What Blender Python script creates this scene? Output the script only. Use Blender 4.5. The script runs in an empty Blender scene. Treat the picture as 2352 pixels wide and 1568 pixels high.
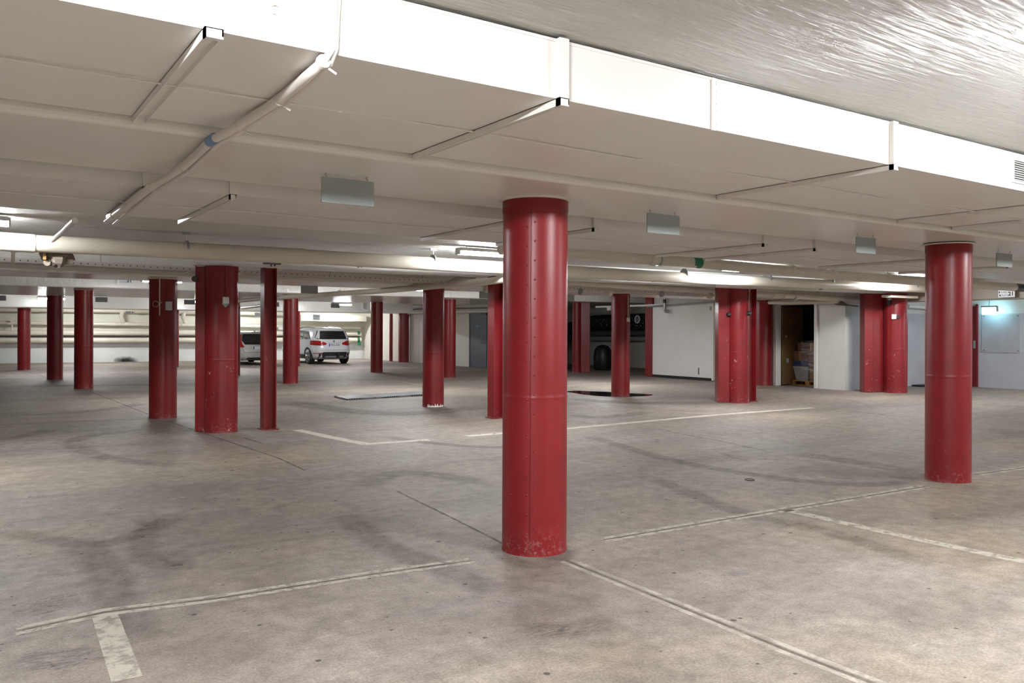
import bpy, bmesh, math, random
from mathutils import Vector, Matrix
rnd = random.Random(7)
S = bpy.context.scene
COL = S.collection
# ------------------------------------------------------------------ camera model (garage grid: X along the beams, Y across them)
F, H0, CX, CH, RL = 1890.0, 756.0, 1176.0, 1.6, 0.0035
TH = math.radians(56.2); su, cu = math.sin(TH), math.cos(TH)
def ray(px, py):
    dx, dy = px-CX, py-H0
    a = (dx*math.cos(RL)+dy*math.sin(RL))/F; b = -(-dx*math.sin(RL)+dy*math.cos(RL))/F
    return (su*a+cu, -cu*a+su, b)
def G(px, py, z=0.0):
    r = ray(px, py); t = (z-CH)/r[2]; return Vector((r[0]*t, r[1]*t, z))
def Pv(px, py, v):
    r = ray(px, py); t = v/r[1]; return Vector((r[0]*t, v, CH+r[2]*t))
def Pu(px, py, u):
    r = ray(px, py); t = u/r[0]; return Vector((u, r[1]*t, CH+r[2]*t))
WA, WB = Vector((-8.0, 44.1)), Vector((18.1, 41.25))          # back wall plan line
WD = (WB-WA).normalized(); WN = Vector((WD.y, -WD.x))          # WN points into the garage
def Pw(px, py, off=0.0):
    r = ray(px, py); p = WA+WN*off
    t = (p.x*WN.x+p.y*WN.y)/(r[0]*WN.x+r[1]*WN.y); return Vector((r[0]*t, r[1]*t, CH+r[2]*t))

# ------------------------------------------------------------------ materials
def newmat(name):
    m = bpy.data.materials.new(name); m.use_nodes = True
    nt = m.node_tree; b = nt.nodes['Principled BSDF']; return m, nt, b
def N(nt, t, **k):
    n = nt.nodes.new(t)
    for a, v in k.items():
        if a.startswith('i_'): n.inputs[a[2:].replace('_', ' ')].default_value = v
        else: setattr(n, a, v)
    return n
def ramp(nt, fac, stops):
    r = N(nt, 'ShaderNodeValToRGB'); e = r.color_ramp.elements
    while len(e) < len(stops): e.new(0.5)
    for el, (p, c) in zip(e, stops): el.position = p; el.color = (*c, 1) if len(c) == 3 else c
    nt.links.new(fac, r.inputs[0]); return r
def mixc(nt, fac, a, b, mode='MIX'):
    m = N(nt, 'ShaderNodeMix', data_type='RGBA', blend_type=mode)
    for sock, v in ((m.inputs[0], fac), (m.inputs[6], a), (m.inputs[7], b)):
        if hasattr(v, 'is_output'): nt.links.new(v, sock)
        elif isinstance(v, (int, float)): sock.default_value = v
        else: sock.default_value = (*v, 1)
    return m.outputs[2]
def noise(nt, co, scale, detail=4, rough=0.55, dist=0.0):
    n = N(nt, 'ShaderNodeTexNoise', i_Scale=scale, i_Detail=detail, i_Roughness=rough, i_Distortion=dist)
    nt.links.new(co, n.inputs['Vector']); return n.outputs['Fac']
def mapping(nt, co, scale=(1,1,1), rot=(0,0,0), loc=(0,0,0)):
    m = N(nt, 'ShaderNodeMapping'); m.inputs['Scale'].default_value = scale; m.inputs['Rotation'].default_value = rot; m.inputs['Location'].default_value = loc
    nt.links.new(co, m.inputs['Vector']); return m.outputs[0]
def bump(nt, b, h, strength, dist=0.01):
    n = N(nt, 'ShaderNodeBump', i_Strength=strength, i_Distance=dist); nt.links.new(h, n.inputs['Height']); nt.links.new(n.outputs[0], b.inputs['Normal']); return n
def pos(nt): return N(nt, 'ShaderNodeNewGeometry').outputs['Position']
def objco(nt): return N(nt, 'ShaderNodeTexCoord').outputs['Object']

def plain(name, c, rough=0.5, metal=0.0, var=0.08, spec=0.5, bs=0.0, bscale=60):
    m, nt, b = newmat(name)
    n = noise(nt, pos(nt), 3.0, 5)
    lo = tuple(x*(1-var) for x in c); hi = tuple(min(1, x*(1+var)) for x in c)
    r = ramp(nt, n, [(0.3, lo), (0.7, hi)]); nt.links.new(r.outputs[0], b.inputs['Base Color'])
    b.inputs['Roughness'].default_value = rough; b.inputs['Metallic'].default_value = metal
    b.inputs['Specular IOR Level'].default_value = spec
    if bs: bump(nt, b, noise(nt, pos(nt), bscale, 3), bs, 0.004)
    return m
def emit(name, c, s):
    m, nt, b = newmat(name); b.inputs['Base Color'].default_value = (*c, 1)
    b.inputs['Emission Color'].default_value = (*c, 1); b.inputs['Emission Strength'].default_value = s
    return m

def mat_floor():
    m, nt, b = newmat('worn_concrete_floor'); p = pos(nt)
    n1 = noise(nt, p, 0.22, 6, 0.6, 0.3); n2 = noise(nt, p, 0.9, 7, 0.65, 0.6); n3 = noise(nt, p, 7, 6, 0.72); n4 = noise(nt, p, 70, 3, 0.7)
    c = ramp(nt, n2, [(0.28, (0.180, 0.148, 0.125)), (0.46, (0.250, 0.210, 0.179)), (0.60, (0.290, 0.250, 0.217)), (0.78, (0.333, 0.290, 0.248))]).outputs[0]
    gl = ramp(nt, n1, [(0.46, (0, 0, 0)), (0.62, (1, 1, 1))]).outputs[0]
    c = mixc(nt, gl, c, mixc(nt, 0.35, c, (0.345, 0.308, 0.292)))
    yl = ramp(nt, noise(nt, mapping(nt, p, loc=(11, 3, 0)), 0.5, 6, 0.6, 0.5), [(0.52, (0, 0, 0)), (0.7, (0.55, 0.55, 0.55))]).outputs[0]
    c = mixc(nt, yl, c, (0.37, 0.297, 0.213))
    # long dirty streaks along the driving lanes
    st = noise(nt, mapping(nt, p, (0.16, 1.1, 1), (0, 0, 0.12)), 1.0, 6, 0.6, 0.4)
    sr = ramp(nt, st, [(0.49, (0, 0, 0)), (0.70, (0.68, 0.68, 0.68))]).outputs[0]
    c = mixc(nt, sr, c, (0.17, 0.142, 0.125))
    st2 = noise(nt, mapping(nt, p, (1.3, 0.2, 1), (0, 0, -0.2), (5, 9, 0)), 1.0, 5, 0.6, 0.6)
    sr2 = ramp(nt, st2, [(0.56, (0, 0, 0)), (0.75, (0.6, 0.6, 0.6))]).outputs[0]
    c = mixc(nt, sr2, c, (0.19, 0.16, 0.142))
    # bluish grey scuffed patches
    bl = ramp(nt, noise(nt, mapping(nt, p, (1, 1.6, 1), (0, 0, 0.6), (2, 1, 0)), 1.5, 7, 0.72, 1.0), [(0.60, (0, 0, 0)), (0.68, (0.6, 0.6, 0.6))]).outputs[0]
    c = mixc(nt, bl, c, (0.235, 0.215, 0.22))
    wl = ramp(nt, noise(nt, mapping(nt, p, (1, 2.2, 1), (0, 0, 0.3), (7, 4, 0)), 1.3, 8, 0.78, 1.2), [(0.635, (0, 0, 0)), (0.70, (0.6, 0.6, 0.6))]).outputs[0]
    c = mixc(nt, wl, c, (0.46, 0.435, 0.42))
    c = mixc(nt, 0.5, c, ramp(nt, n3, [(0.3, (0.2, 0.2, 0.2)), (0.7, (0.8, 0.8, 0.8))]).outputs[0], 'OVERLAY')
    c = mixc(nt, 0.5, c, ramp(nt, n4, [(0.3, (0.2, 0.2, 0.2)), (0.7, (0.8, 0.8, 0.8))]).outputs[0], 'OVERLAY')
    # pits and grit
    v = N(nt, 'ShaderNodeTexVoronoi', i_Scale=11.0, i_Randomness=1.0); nt.links.new(p, v.inputs['Vector'])
    vc = N(nt, 'ShaderNodeSeparateColor'); nt.links.new(v.outputs['Color'], vc.inputs[0])
    lt = N(nt, 'ShaderNodeMath', operation='MULTIPLY'); nt.links.new(vc.outputs[0], lt.inputs[0]); lt.inputs[1].default_value = 0.26
    cmp_ = N(nt, 'ShaderNodeMath', operation='LESS_THAN'); nt.links.new(v.outputs['Distance'], cmp_.inputs[0])
    sq = N(nt, 'ShaderNodeMath', operation='POWER'); nt.links.new(vc.outputs[1], sq.inputs[0]); sq.inputs[1].default_value = 3.0
    ml = N(nt, 'ShaderNodeMath', operation='MULTIPLY'); nt.links.new(lt.outputs[0], ml.inputs[0]); nt.links.new(sq.outputs[0], ml.inputs[1])
    nt.links.new(ml.outputs[0], cmp_.inputs[1])
    c = mixc(nt, cmp_.outputs[0], c, (0.08, 0.068, 0.06))
    nt.links.new(c, b.inputs['Base Color'])
    rr = ramp(nt, n2, [(0.3, (0.52,)*3), (0.7, (0.72,)*3)]); nt.links.new(rr.outputs[0], b.inputs['Roughness'])
    b.inputs['Specular IOR Level'].default_value = 0.35
    ad = N(nt, 'ShaderNodeMath', operation='ADD'); nt.links.new(n3, ad.inputs[0]); nt.links.new(n4, ad.inputs[1])
    bump(nt, b, ad.outputs[0], 0.5, 0.006)
    return m

def mat_decal(name, c, scale, lo, hi, strength=1.0, rough=0.7, stretch=(1, 1, 1), rot=0.0, detail=8, edge=False):
    """worn paint or dirt: noise decides how much of it is left on the concrete"""
    m, nt, b = newmat(name); p = pos(nt)
    n = noise(nt, mapping(nt, p, stretch, (0, 0, rot)), scale, detail, 0.7, 0.3)
    r = ramp(nt, n, [(lo, (0, 0, 0)), (hi, (strength,)*3)]).outputs[0]
    if edge:   # fade to the strip's own edges, stored per corner
        at = N(nt, 'ShaderNodeAttribute', attribute_name='fade')
        mm = N(nt, 'ShaderNodeMath', operation='MULTIPLY'); nt.links.new(r, mm.inputs[0]); nt.links.new(at.outputs['Fac'], mm.inputs[1]); r = mm.outputs[0]
    nt.links.new(r, b.inputs['Alpha']); b.inputs['Base Color'].default_value = (*c, 1)
    b.inputs['Roughness'].default_value = rough; b.inputs['Specular IOR Level'].default_value = 0.3
    return m

def mat_ceiling():
    m, nt, b = newmat('brushed_cream_ceiling_paint'); p = pos(nt)
    n = noise(nt, p, 0.8, 6)
    c = ramp(nt, n, [(0.3, (0.77, 0.755, 0.70)), (0.7, (0.84, 0.825, 0.765))]).outputs[0]
    sp = ramp(nt, noise(nt, p, 30, 3), [(0.70, (0, 0, 0)), (0.78, (0.5, 0.5, 0.5))]).outputs[0]
    c = mixc(nt, sp, c, (0.55, 0.53, 0.47))
    nt.links.new(c, b.inputs['Base Color']); b.inputs['Roughness'].default_value = 0.27
    b.inputs['Specular IOR Level'].default_value = 0.6
    # broad brush strokes with swirling direction, only on the raw slab; beams stay smoother
    s1 = noise(nt, mapping(nt, p, (2.4, 24, 1), (0, 0, 0.22)), 1.6, 7, 0.62, 1.3)
    s2 = noise(nt, mapping(nt, p, (1.4, 9, 1), (0, 0, -0.12), (3, 2, 0)), 1.0, 5, 0.6, 1.8)
    ad = N(nt, 'ShaderNodeMath', operation='MULTIPLY_ADD'); nt.links.new(s1, ad.inputs[0]); ad.inputs[1].default_value = 0.7; nt.links.new(s2, ad.inputs[2])
    sx = N(nt, 'ShaderNodeSeparateXYZ'); nt.links.new(p, sx.inputs[0])
    hi = N(nt, 'ShaderNodeMapRange', i_From_Min=2.62, i_From_Max=2.80, i_To_Min=0.05, i_To_Max=1.0); nt.links.new(sx.outputs[2], hi.inputs[0])
    bn = bump(nt, b, ad.outputs[0], 0.9, 0.055); nt.links.new(hi.outputs[0], bn.inputs['Strength'])
    return m

def mat_red(name='glossy_red_column_paint', chips=0.5, c0=(0.21, 0.0105, 0.0135)):
    m, nt, b = newmat(name); o = objco(nt)
    n = noise(nt, o, 2.2, 5)
    c = ramp(nt, n, [(0.3, tuple(x*0.88 for x in c0)), (0.7, tuple(x*1.1 for x in c0))]).outputs[0]
    # dusty foot
    sx = N(nt, 'ShaderNodeSeparateXYZ'); nt.links.new(o, sx.inputs[0])
    ft = N(nt, 'ShaderNodeMapRange', i_From_Min=0.0, i_From_Max=0.22, i_To_Min=1.0, i_To_Max=0.0); nt.links.new(sx.outputs[2], ft.inputs[0])
    dn = ramp(nt, noise(nt, o, 26, 5, 0.75), [(0.52, (0, 0, 0)), (0.66, (0.6, 0.6, 0.6))]).outputs[0]
    mu = N(nt, 'ShaderNodeMath', operation='MULTIPLY'); nt.links.new(ft.outputs[0], mu.inputs[0]); nt.links.new(dn, mu.inputs[1])
    c = mixc(nt, mu.outputs[0], c, (0.36, 0.22, 0.20))
    # chipped paint, below hand height
    ch = noise(nt, mapping(nt, o, (1, 1, 0.8), loc=(3.1, 0.4, 1.7)), 17, 6, 0.8)
    zone = ramp(nt, noise(nt, o, 3.4, 2), [(0.55, (0, 0, 0)), (0.62, (1, 1, 1))]).outputs[0]
    lo = N(nt, 'ShaderNodeMapRange', i_From_Min=0.9, i_From_Max=1.5, i_To_Min=1.0, i_To_Max=0.0); nt.links.new(sx.outputs[2], lo.inputs[0])
    t = 0.665-0.03*chips
    cr = ramp(nt, ch, [(t, (0, 0, 0)), (t+0.02, (1, 1, 1))]).outputs[0]
    m1 = N(nt, 'ShaderNodeMath', operation='MULTIPLY'); nt.links.new(cr, m1.inputs[0]); nt.links.new(zone, m1.inputs[1])
    m2 = N(nt, 'ShaderNodeMath', operation='MULTIPLY'); nt.links.new(m1.outputs[0], m2.inputs[0]); nt.links.new(lo.outputs[0], m2.inputs[1])
    c = mixc(nt, m2.outputs[0], c, (0.62, 0.52, 0.48))
    # tiny dark pocks
    pk = ramp(nt, noise(nt, o, 38, 2), [(0.755, (0, 0, 0)), (0.775, (0.8, 0.8, 0.8))]).outputs[0]
    c = mixc(nt, pk, c, (0.05, 0.008, 0.01))
    nt.links.new(c, b.inputs['Base Color']); b.inputs['Roughness'].default_value = 0.36
    b.inputs['Specular IOR Level'].default_value = 0.42
    bump(nt, b, noise(nt, o, 70, 3), 0.2, 0.003)
    return m

def mat_twotone():
    m, nt, b = newmat('wall_blue_grey_dado_white_above'); p = pos(nt)
    sx = N(nt, 'ShaderNodeSeparateXYZ'); nt.links.new(p, sx.inputs[0])
    g = N(nt, 'ShaderNodeMath', operation='GREATER_THAN'); nt.links.new(sx.outputs[2], g.inputs[0]); g.inputs[1].default_value = 2.09
    n = noise(nt, p, 2.0, 5)
    lo = ramp(nt, n, [(0.3, (0.47, 0.485, 0.53)), (0.7, (0.54, 0.555, 0.60))]).outputs[0]
    hi = ramp(nt, n, [(0.3, (0.66, 0.645, 0.61)), (0.7, (0.72, 0.705, 0.67))]).outputs[0]
    nt.links.new(mixc(nt, g.outputs[0], lo, hi), b.inputs['Base Color']); b.inputs['Roughness'].default_value = 0.45
    bump(nt, b, noise(nt, p, 40, 4), 0.2, 0.004)
    return m

def mat_backwall():
    m, nt, b = newmat('painted_back_wall_white_below_cream_above'); p = pos(nt)
    sx = N(nt, 'ShaderNodeSeparateXYZ'); nt.links.new(p, sx.inputs[0])
    g = N(nt, 'ShaderNodeMath', operation='GREATER_THAN'); nt.links.new(sx.outputs[2], g.inputs[0]); g.inputs[1].default_value = 0.98
    n = noise(nt, p, 1.2, 5)
    lo = ramp(nt, n, [(0.3, (0.68, 0.69, 0.67)), (0.7, (0.76, 0.765, 0.75))]).outputs[0]
    hi = ramp(nt, n, [(0.3, (0.66, 0.65, 0.56)), (0.7, (0.72, 0.705, 0.61))]).outputs[0]
    nt.links.new(mixc(nt, g.outputs[0], lo, hi), b.inputs['Base Color']); b.inputs['Roughness'].default_value = 0.6
    bump(nt, b, noise(nt, p, 12, 5), 0.25, 0.01)
    return m

def mat_wrinkled_black():
    m, nt, b = newmat('crinkled_black_foil'); p = pos(nt)
    v = N(nt, 'ShaderNodeTexVoronoi', i_Scale=11.0); nt.links.new(p, v.inputs['Vector'])
    b.inputs['Base Color'].default_value = (0.02, 0.02, 0.023, 1); b.inputs['Roughness'].default_value = 0.2; b.inputs['Metallic'].default_value = 0.0
    b.inputs['Specular IOR Level'].default_value = 0.8
    bump(nt, b, v.outputs['Distance'], 1.0, 0.12); return m
def mat_film():
    m, nt, b = newmat('clear_film_painted_glints'); p = pos(nt)
    b.inputs['Base Color'].default_value = (0.8, 0.82, 0.85, 1); b.inputs['Roughness'].default_value = 0.12
    n = noise(nt, mapping(nt, p, (1, 1, 6), (0.35, 0, 0)), 2.6, 4, 0.6, 0.8)
    r = ramp(nt, n, [(0.48, (0.03,)*3), (0.75, (0.42,)*3)]); nt.links.new(r.outputs[0], b.inputs['Alpha'])  # whitish streaks drawn in for glints on the film
    bump(nt, b, n, 0.8, 0.05); return m
def mat_grate():
    m, nt, b = newmat('galvanised_drain_grating'); o = objco(nt)
    w1 = N(nt, 'ShaderNodeTexWave', wave_type='BANDS', bands_direction='X', i_Scale=5.2); nt.links.new(o, w1.inputs[0])
    w2 = N(nt, 'ShaderNodeTexWave', wave_type='BANDS', bands_direction='Y', i_Scale=5.2); nt.links.new(o, w2.inputs[0])
    mx = N(nt, 'ShaderNodeMath', operation='MAXIMUM'); nt.links.new(w1.outputs['Fac'], mx.inputs[0]); nt.links.new(w2.outputs['Fac'], mx.inputs[1])
    r = ramp(nt, mx.outputs[0], [(0.55, (0.04, 0.045, 0.05)), (0.75, (0.25, 0.26, 0.27))])
    nt.links.new(r.outputs[0], b.inputs['Base Color']); b.inputs['Roughness'].default_value = 0.45; b.inputs['Metallic'].default_value = 0.4
    return m
def mat_rail():
    m, nt, b = newmat('perforated_white_tray_steel'); o = objco(nt)
    sx = N(nt, 'ShaderNodeSeparateXYZ'); nt.links.new(o, sx.inputs[0])
    fr = N(nt, 'ShaderNodeMath', operation='PINGPONG'); nt.links.new(sx.outputs[0], fr.inputs[0]); fr.inputs[1].default_value = 0.05
    f2 = N(nt, 'ShaderNodeMath', operation='LESS_THAN'); nt.links.new(fr.outputs[0], f2.inputs[0]); f2.inputs[1].default_value = 0.009
    ab = N(nt, 'ShaderNodeMath', operation='ABSOLUTE'); nt.links.new(sx.outputs[2], ab.inputs[0])
    f3 = N(nt, 'ShaderNodeMath', operation='LESS_THAN'); nt.links.new(ab.outputs[0], f3.inputs[0]); f3.inputs[1].default_value = 0.009
    mm = N(nt, 'ShaderNodeMath', operation='MULTIPLY'); nt.links.new(f2.outputs[0], mm.inputs[0]); nt.links.new(f3.outputs[0], mm.inputs[1])
    nt.links.new(mixc(nt, mm.outputs[0], (0.66, 0.62, 0.58), (0.10, 0.09, 0.085)), b.inputs['Base Color']); b.inputs['Roughness'].default_value = 0.45
    return m
def mat_stain():
    m, nt, b = newmat('sooty_smudge'); at = N(nt, 'ShaderNodeAttribute', attribute_name='fade')
    n = noise(nt, pos(nt), 5, 5, 0.7)
    mu = N(nt, 'ShaderNodeMath', operation='MULTIPLY_ADD'); nt.links.new(at.outputs['Fac'], mu.inputs[0]); mu.inputs[1].default_value = 1.5
    sb = N(nt, 'ShaderNodeMath', operation='SUBTRACT'); nt.links.new(n, sb.inputs[0]); sb.inputs[1].default_value = 0.75
    nt.links.new(sb.outputs[0], mu.inputs[2]); mu.use_clamp = True
    nt.links.new(mu.outputs[0], b.inputs['Alpha']); b.inputs['Base Color'].default_value = (0.02, 0.022, 0.02, 1); b.inputs['Roughness'].default_value = 0.9
    return m

M = dict(
 floor=mat_floor(), ceil=mat_ceiling(), red=mat_red(), redchip=mat_red('chipped_red_column_paint', 2.2), reddark=mat_red('red_column_paint_deep', 0.6, (0.17, 0.010, 0.014)),
 duct=plain('white_painted_duct_sheet', (0.82, 0.80, 0.765), 0.42, var=0.02), cream=plain('cream_pipe_paint', (0.70, 0.65, 0.555), 0.4, var=0.06),
 white=plain('white_enamel', (0.80, 0.79, 0.77), 0.35, var=0.02), creamwall=plain('cream_wall_paint', (0.66, 0.63, 0.57), 0.6, var=0.04, bs=0.15),
 whitewall=plain('off_white_wall_paint', (0.66, 0.645, 0.61), 0.55, var=0.04, bs=0.15), twotone=mat_twotone(), backwall=mat_backwall(),
 grey=plain('grey_sign_enamel', (0.34, 0.38, 0.372), 0.7, var=0.04, spec=0.15), steel=plain('galvanised_steel', (0.42, 0.43, 0.44), 0.4, 0.8), dark=plain('black_plastic', (0.015, 0.016, 0.018), 0.45),
 darkroom=plain('wall_darkened_as_shade', (0.06, 0.058, 0.055), 0.9), bracket=plain('dark_pipe_bracket', (0.10, 0.095, 0.085), 0.6), cable=plain('white_cable_sheath', (0.72, 0.68, 0.63), 0.45, var=0.03),  # walls of the unlit rooms: their darkness is put into the colour
 blue=plain('blue_tape', (0.16, 0.27, 0.42), 0.5), green=plain('green_pipe_label', (0.015, 0.16, 0.075), 0.5), teal=plain('pale_green_label', (0.25, 0.55, 0.45), 0.5),
 lamp=emit('fluorescent_diffuser', (0.965, 0.985, 1.0), 245.0), lampnear=emit('bright_fluorescent_diffuser', (0.965, 0.985, 1.0), 400.0), lampleft=emit('left_fluorescent_diffuser', (0.965, 0.985, 1.0), 620.0), exit=emit('exit_sign_panel', (0.40, 0.86, 1.0), 16.0),
 text=plain('dark_lettering', (0.03, 0.03, 0.04), 0.5), navy=plain('navy_lettering', (0.03, 0.05, 0.16), 0.5), plate=plain('sign_white', (0.72, 0.72, 0.74), 0.35, var=0.02),
 door=plain('blue_grey_door_paint', (0.085, 0.095, 0.12), 0.45), wood=plain('yellow_plywood', (0.13, 0.07, 0.022), 0.6, var=0.25), pallet=plain('pallet_wood', (0.42, 0.22, 0.06), 0.7, var=0.2),
 card=plain('brown_cardboard', (0.17, 0.088, 0.05), 0.7, var=0.15), bin=plain('grey_plastic_bin', (0.33, 0.33, 0.33), 0.4), crate=plain('blue_crate', (0.04, 0.055, 0.16), 0.4), film=mat_film(), foil=mat_wrinkled_black(),
 foam=plain('torn_pipe_insulation', (0.20, 0.165, 0.135), 0.9, var=0.3, bs=0.6, bscale=25), tan=plain('brown_tape', (0.36, 0.21, 0.07), 0.6),
 grate=mat_grate(), rail=mat_rail(), lead=plain('grey_pipe_lagging', (0.10, 0.10, 0.11), 0.5),
 line=mat_decal('worn_line_paint', (0.62, 0.575, 0.50), 7, 0.22, 0.46, 0.9), oldline=mat_decal('flaking_line_paint', (0.53, 0.485, 0.415), 11, 0.27, 0.53, 0.85, detail=6), faint=mat_decal('faded_line_paint', (0.60, 0.555, 0.485), 7, 0.28, 0.58, 0.62),
 joint=mat_decal('dirty_floor_joint', (0.10, 0.083, 0.072), 6, 0.25, 0.6, 0.75), crack=mat_decal('filled_floor_joint', (0.15, 0.125, 0.105), 6, 0.3, 0.65, 0.75, detail=5), tyre=mat_decal('rubbed_tyre_and_shade_mark', (0.125, 0.103, 0.088), 5, 0.25, 0.8, 0.46, edge=True),
 scuff=mat_decal('black_scuff', (0.085, 0.076, 0.074), 14, 0.45, 0.68, 0.62, stretch=(1, 3, 1), rot=0.5, edge=True), stain=mat_stain(),
 carwhite=plain('white_car_paint', (0.66, 0.665, 0.70), 0.22, var=0.015), carsilver=plain('dusty_silver_car_paint', (0.47, 0.465, 0.45), 0.34, var=0.10),
 glass=plain('dark_tinted_car_glass', (0.008, 0.009, 0.01), 0.06, spec=0.7), sideglass=plain('side_window_glass', (0.045, 0.055, 0.052), 0.08, spec=0.6), rubber=plain('tyre_rubber', (0.012, 0.012, 0.013), 0.75), alloy=plain('alloy_rim', (0.40, 0.41, 0.42), 0.3, 0.7),
 clad=plain('dark_grey_bumper_plastic', (0.018, 0.02, 0.026), 0.5), lens=plain('red_lamp_lens', (0.32, 0.012, 0.012), 0.12), lensdark=plain('dark_red_lamp_lens', (0.10, 0.006, 0.008), 0.15), seat=plain('black_headrest', (0.01, 0.01, 0.011), 0.7),
 eu=plain('plate_blue_strip', (0.02, 0.05, 0.35), 0.4), puddle=None)
def mat_puddle():
    m, nt, b = newmat('oily_wet_patch'); b.inputs['Base Color'].default_value = (0.012, 0.010, 0.009, 1); b.inputs['Roughness'].default_value = 0.06; return m
M['puddle'] = mat_puddle()

# ------------------------------------------------------------------ mesh builder
class MB:
    def __init__(s): s.v, s.f, s.sm, s.fd = [], [], [], {}
    def add(s, vs, fs, smooth=False):
        o = len(s.v); s.v += [Vector(x) for x in vs]; s.f += [tuple(i+o for i in f) for f in fs]; s.sm += [smooth]*len(fs); return o
    def box(s, a, b):
        (x0, y0, z0), (x1, y1, z1) = a, b
        s.add([(x0,y0,z0),(x1,y0,z0),(x1,y1,z0),(x0,y1,z0),(x0,y0,z1),(x1,y0,z1),(x1,y1,z1),(x0,y1,z1)],
              [(0,3,2,1),(4,5,6,7),(0,1,5,4),(1,2,6,5),(2,3,7,6),(3,0,4,7)]); return s
    def cbox(s, c, d): return s.box([c[i]-d[i]/2 for i in range(3)], [c[i]+d[i]/2 for i in range(3)])
    def obox(s, c, ax, ay, az):
        c, ax, ay, az = map(Vector, (c, ax, ay, az)); vs = [c+ax*i+ay*j+az*k for k in (-1,1) for j in (-1,1) for i in (-1,1)]
        s.add(vs, [(0,2,3,1),(4,5,7,6),(0,1,5,4),(1,3,7,5),(3,2,6,7),(2,0,4,6)]); return s
    def tube(s, pts, r, n=12, caps=True):
        pts = [Vector(p) for p in pts]; rings = []
        rr = r if isinstance(r, (list, tuple)) else [r]*len(pts)
        prev = None
        for i, p in enumerate(pts):
            t = (pts[min(i+1, len(pts)-1)]-pts[max(i-1, 0)]).normalized()
            if prev is None:
                up = Vector((0,0,1)) if abs(t.z) < 0.9 else Vector((1,0,0)); a = t.cross(up).normalized()
            else: a = (prev-t*prev.dot(t)).normalized()
            prev = a; b = t.cross(a)
            rings.append([p+(a*math.cos(2*math.pi*k/n)+b*math.sin(2*math.pi*k/n))*rr[i] for k in range(n)])
        vs = [v for R in rings for v in R]
        fs = [(i*n+k, i*n+(k+1)%n, (i+1)*n+(k+1)%n, (i+1)*n+k) for i in range(len(rings)-1) for k in range(n)]
        s.add(vs, fs, True)
        if caps:
            s.add(rings[0], [tuple(range(n))[::-1]]); s.add(rings[-1], [tuple(range(n))])
        return s
    def lathe(s, prof, c=(0,0,0), n=48):
        vs = [(c[0]+r*math.cos(2*math.pi*k/n), c[1]+r*math.sin(2*math.pi*k/n), c[2]+z) for r, z in prof for k in range(n)]
        fs = [(i*n+k, i*n+(k+1)%n, (i+1)*n+(k+1)%n, (i+1)*n+k) for i in range(len(prof)-1) for k in range(n)]
        s.add(vs, fs, True)
        m = len(prof)-1
        s.add(vs[:n], [tuple(range(n))[::-1]]); s.add(vs[m*n:], [tuple(range(n))]); return s
    def prism(s, poly, z0, z1):
        n = len(poly); vs = [(x, y, z0) for x, y in poly]+[(x, y, z1) for x, y in poly]
        s.add(vs, [tuple(range(n))[::-1], tuple(range(n, 2*n))]+[(i, (i+1)%n, n+(i+1)%n, n+i) for i in range(n)]); return s
    def extr(s, poly, axis, a, b):
        """poly in the other two axes, extruded along axis ('x' or 'y')"""
        n = len(poly)
        P = (lambda t, p: (t, p[0], p[1])) if axis == 'x' else (lambda t, p: (p[0], t, p[1]))
        vs = [P(a, p) for p in poly]+[P(b, p) for p in poly]
        s.add(vs, [tuple(range(n))[::-1], tuple(range(n, 2*n))]+[(i, (i+1)%n, n+(i+1)%n, n+i) for i in range(n)]); return s
    def dome(s, c, r, n=8, ax=(0,0,1), flat=0.5):
        ax = Vector(ax).normalized(); a = ax.orthogonal().normalized(); b = ax.cross(a); c = Vector(c)
        vs = []; L = 3
        for i in range(L):
            t = i/L*math.pi/2
            for k in range(n): vs.append(c+(a*math.cos(2*math.pi*k/n)+b*math.sin(2*math.pi*k/n))*r*math.cos(t)+ax*r*flat*math.sin(t))
        vs.append(c+ax*r*flat)
        fs = [(i*n+k, i*n+(k+1)%n, (i+1)*n+(k+1)%n, (i+1)*n+k) for i in range(L-1) for k in range(n)]+[((L-1)*n+k, (L-1)*n+(k+1)%n, L*n) for k in range(n)]
        s.add(vs, fs, True); return s
    def build(s, name, mat, parent=None, origin=None, fix=True, bevel=0.0):
        me = bpy.data.meshes.new(name); o0 = Vector(origin) if origin else Vector((0,0,0))
        me.from_pydata([tuple(v-o0) for v in s.v], [], s.f); me.validate(clean_customdata=False)
        if len(s.sm) == len(me.polygons): me.polygons.foreach_set('use_smooth', s.sm)
        if fix:
            bm = bmesh.new(); bm.from_mesh(me); bmesh.ops.recalc_face_normals(bm, faces=bm.faces); bm.to_mesh(me); bm.free()
        if s.fd:
            at = me.attributes.new('fade', 'FLOAT', 'POINT')
            for i, x in s.fd.items(): at.data[i].value = x
        if mat: me.materials.append(M[mat] if isinstance(mat, str) else mat)
        o = bpy.data.objects.new(name, me); o.location = o0; COL.objects.link(o)
        if parent is not None:
            w0, q_ = Vector((0,0,0)), parent
            while q_ is not None: w0 = w0+q_.location; q_ = q_.parent
            o.parent = parent; o.location = o0-w0
        if bevel:
            md = o.modifiers.new('bevel', 'BEVEL'); md.width = bevel; md.segments = 2; md.limit_method = 'ANGLE'
        return o
def thing(name, label, cat, loc=(0,0,0), group=None, rot=0.0):
    o = bpy.data.objects.new(name, None); COL.objects.link(o); o.location = loc; o.rotation_euler = (0, 0, rot); o.empty_display_size = 0.1
    o['label'] = label; o['category'] = cat
    if group: o['group'] = group
    return o
def tag(o, label, cat, group=None):
    o['label'] = label; o['category'] = cat
    if group: o['group'] = group
    return o
def struct(o): o['kind'] = 'structure'; return o
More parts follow.
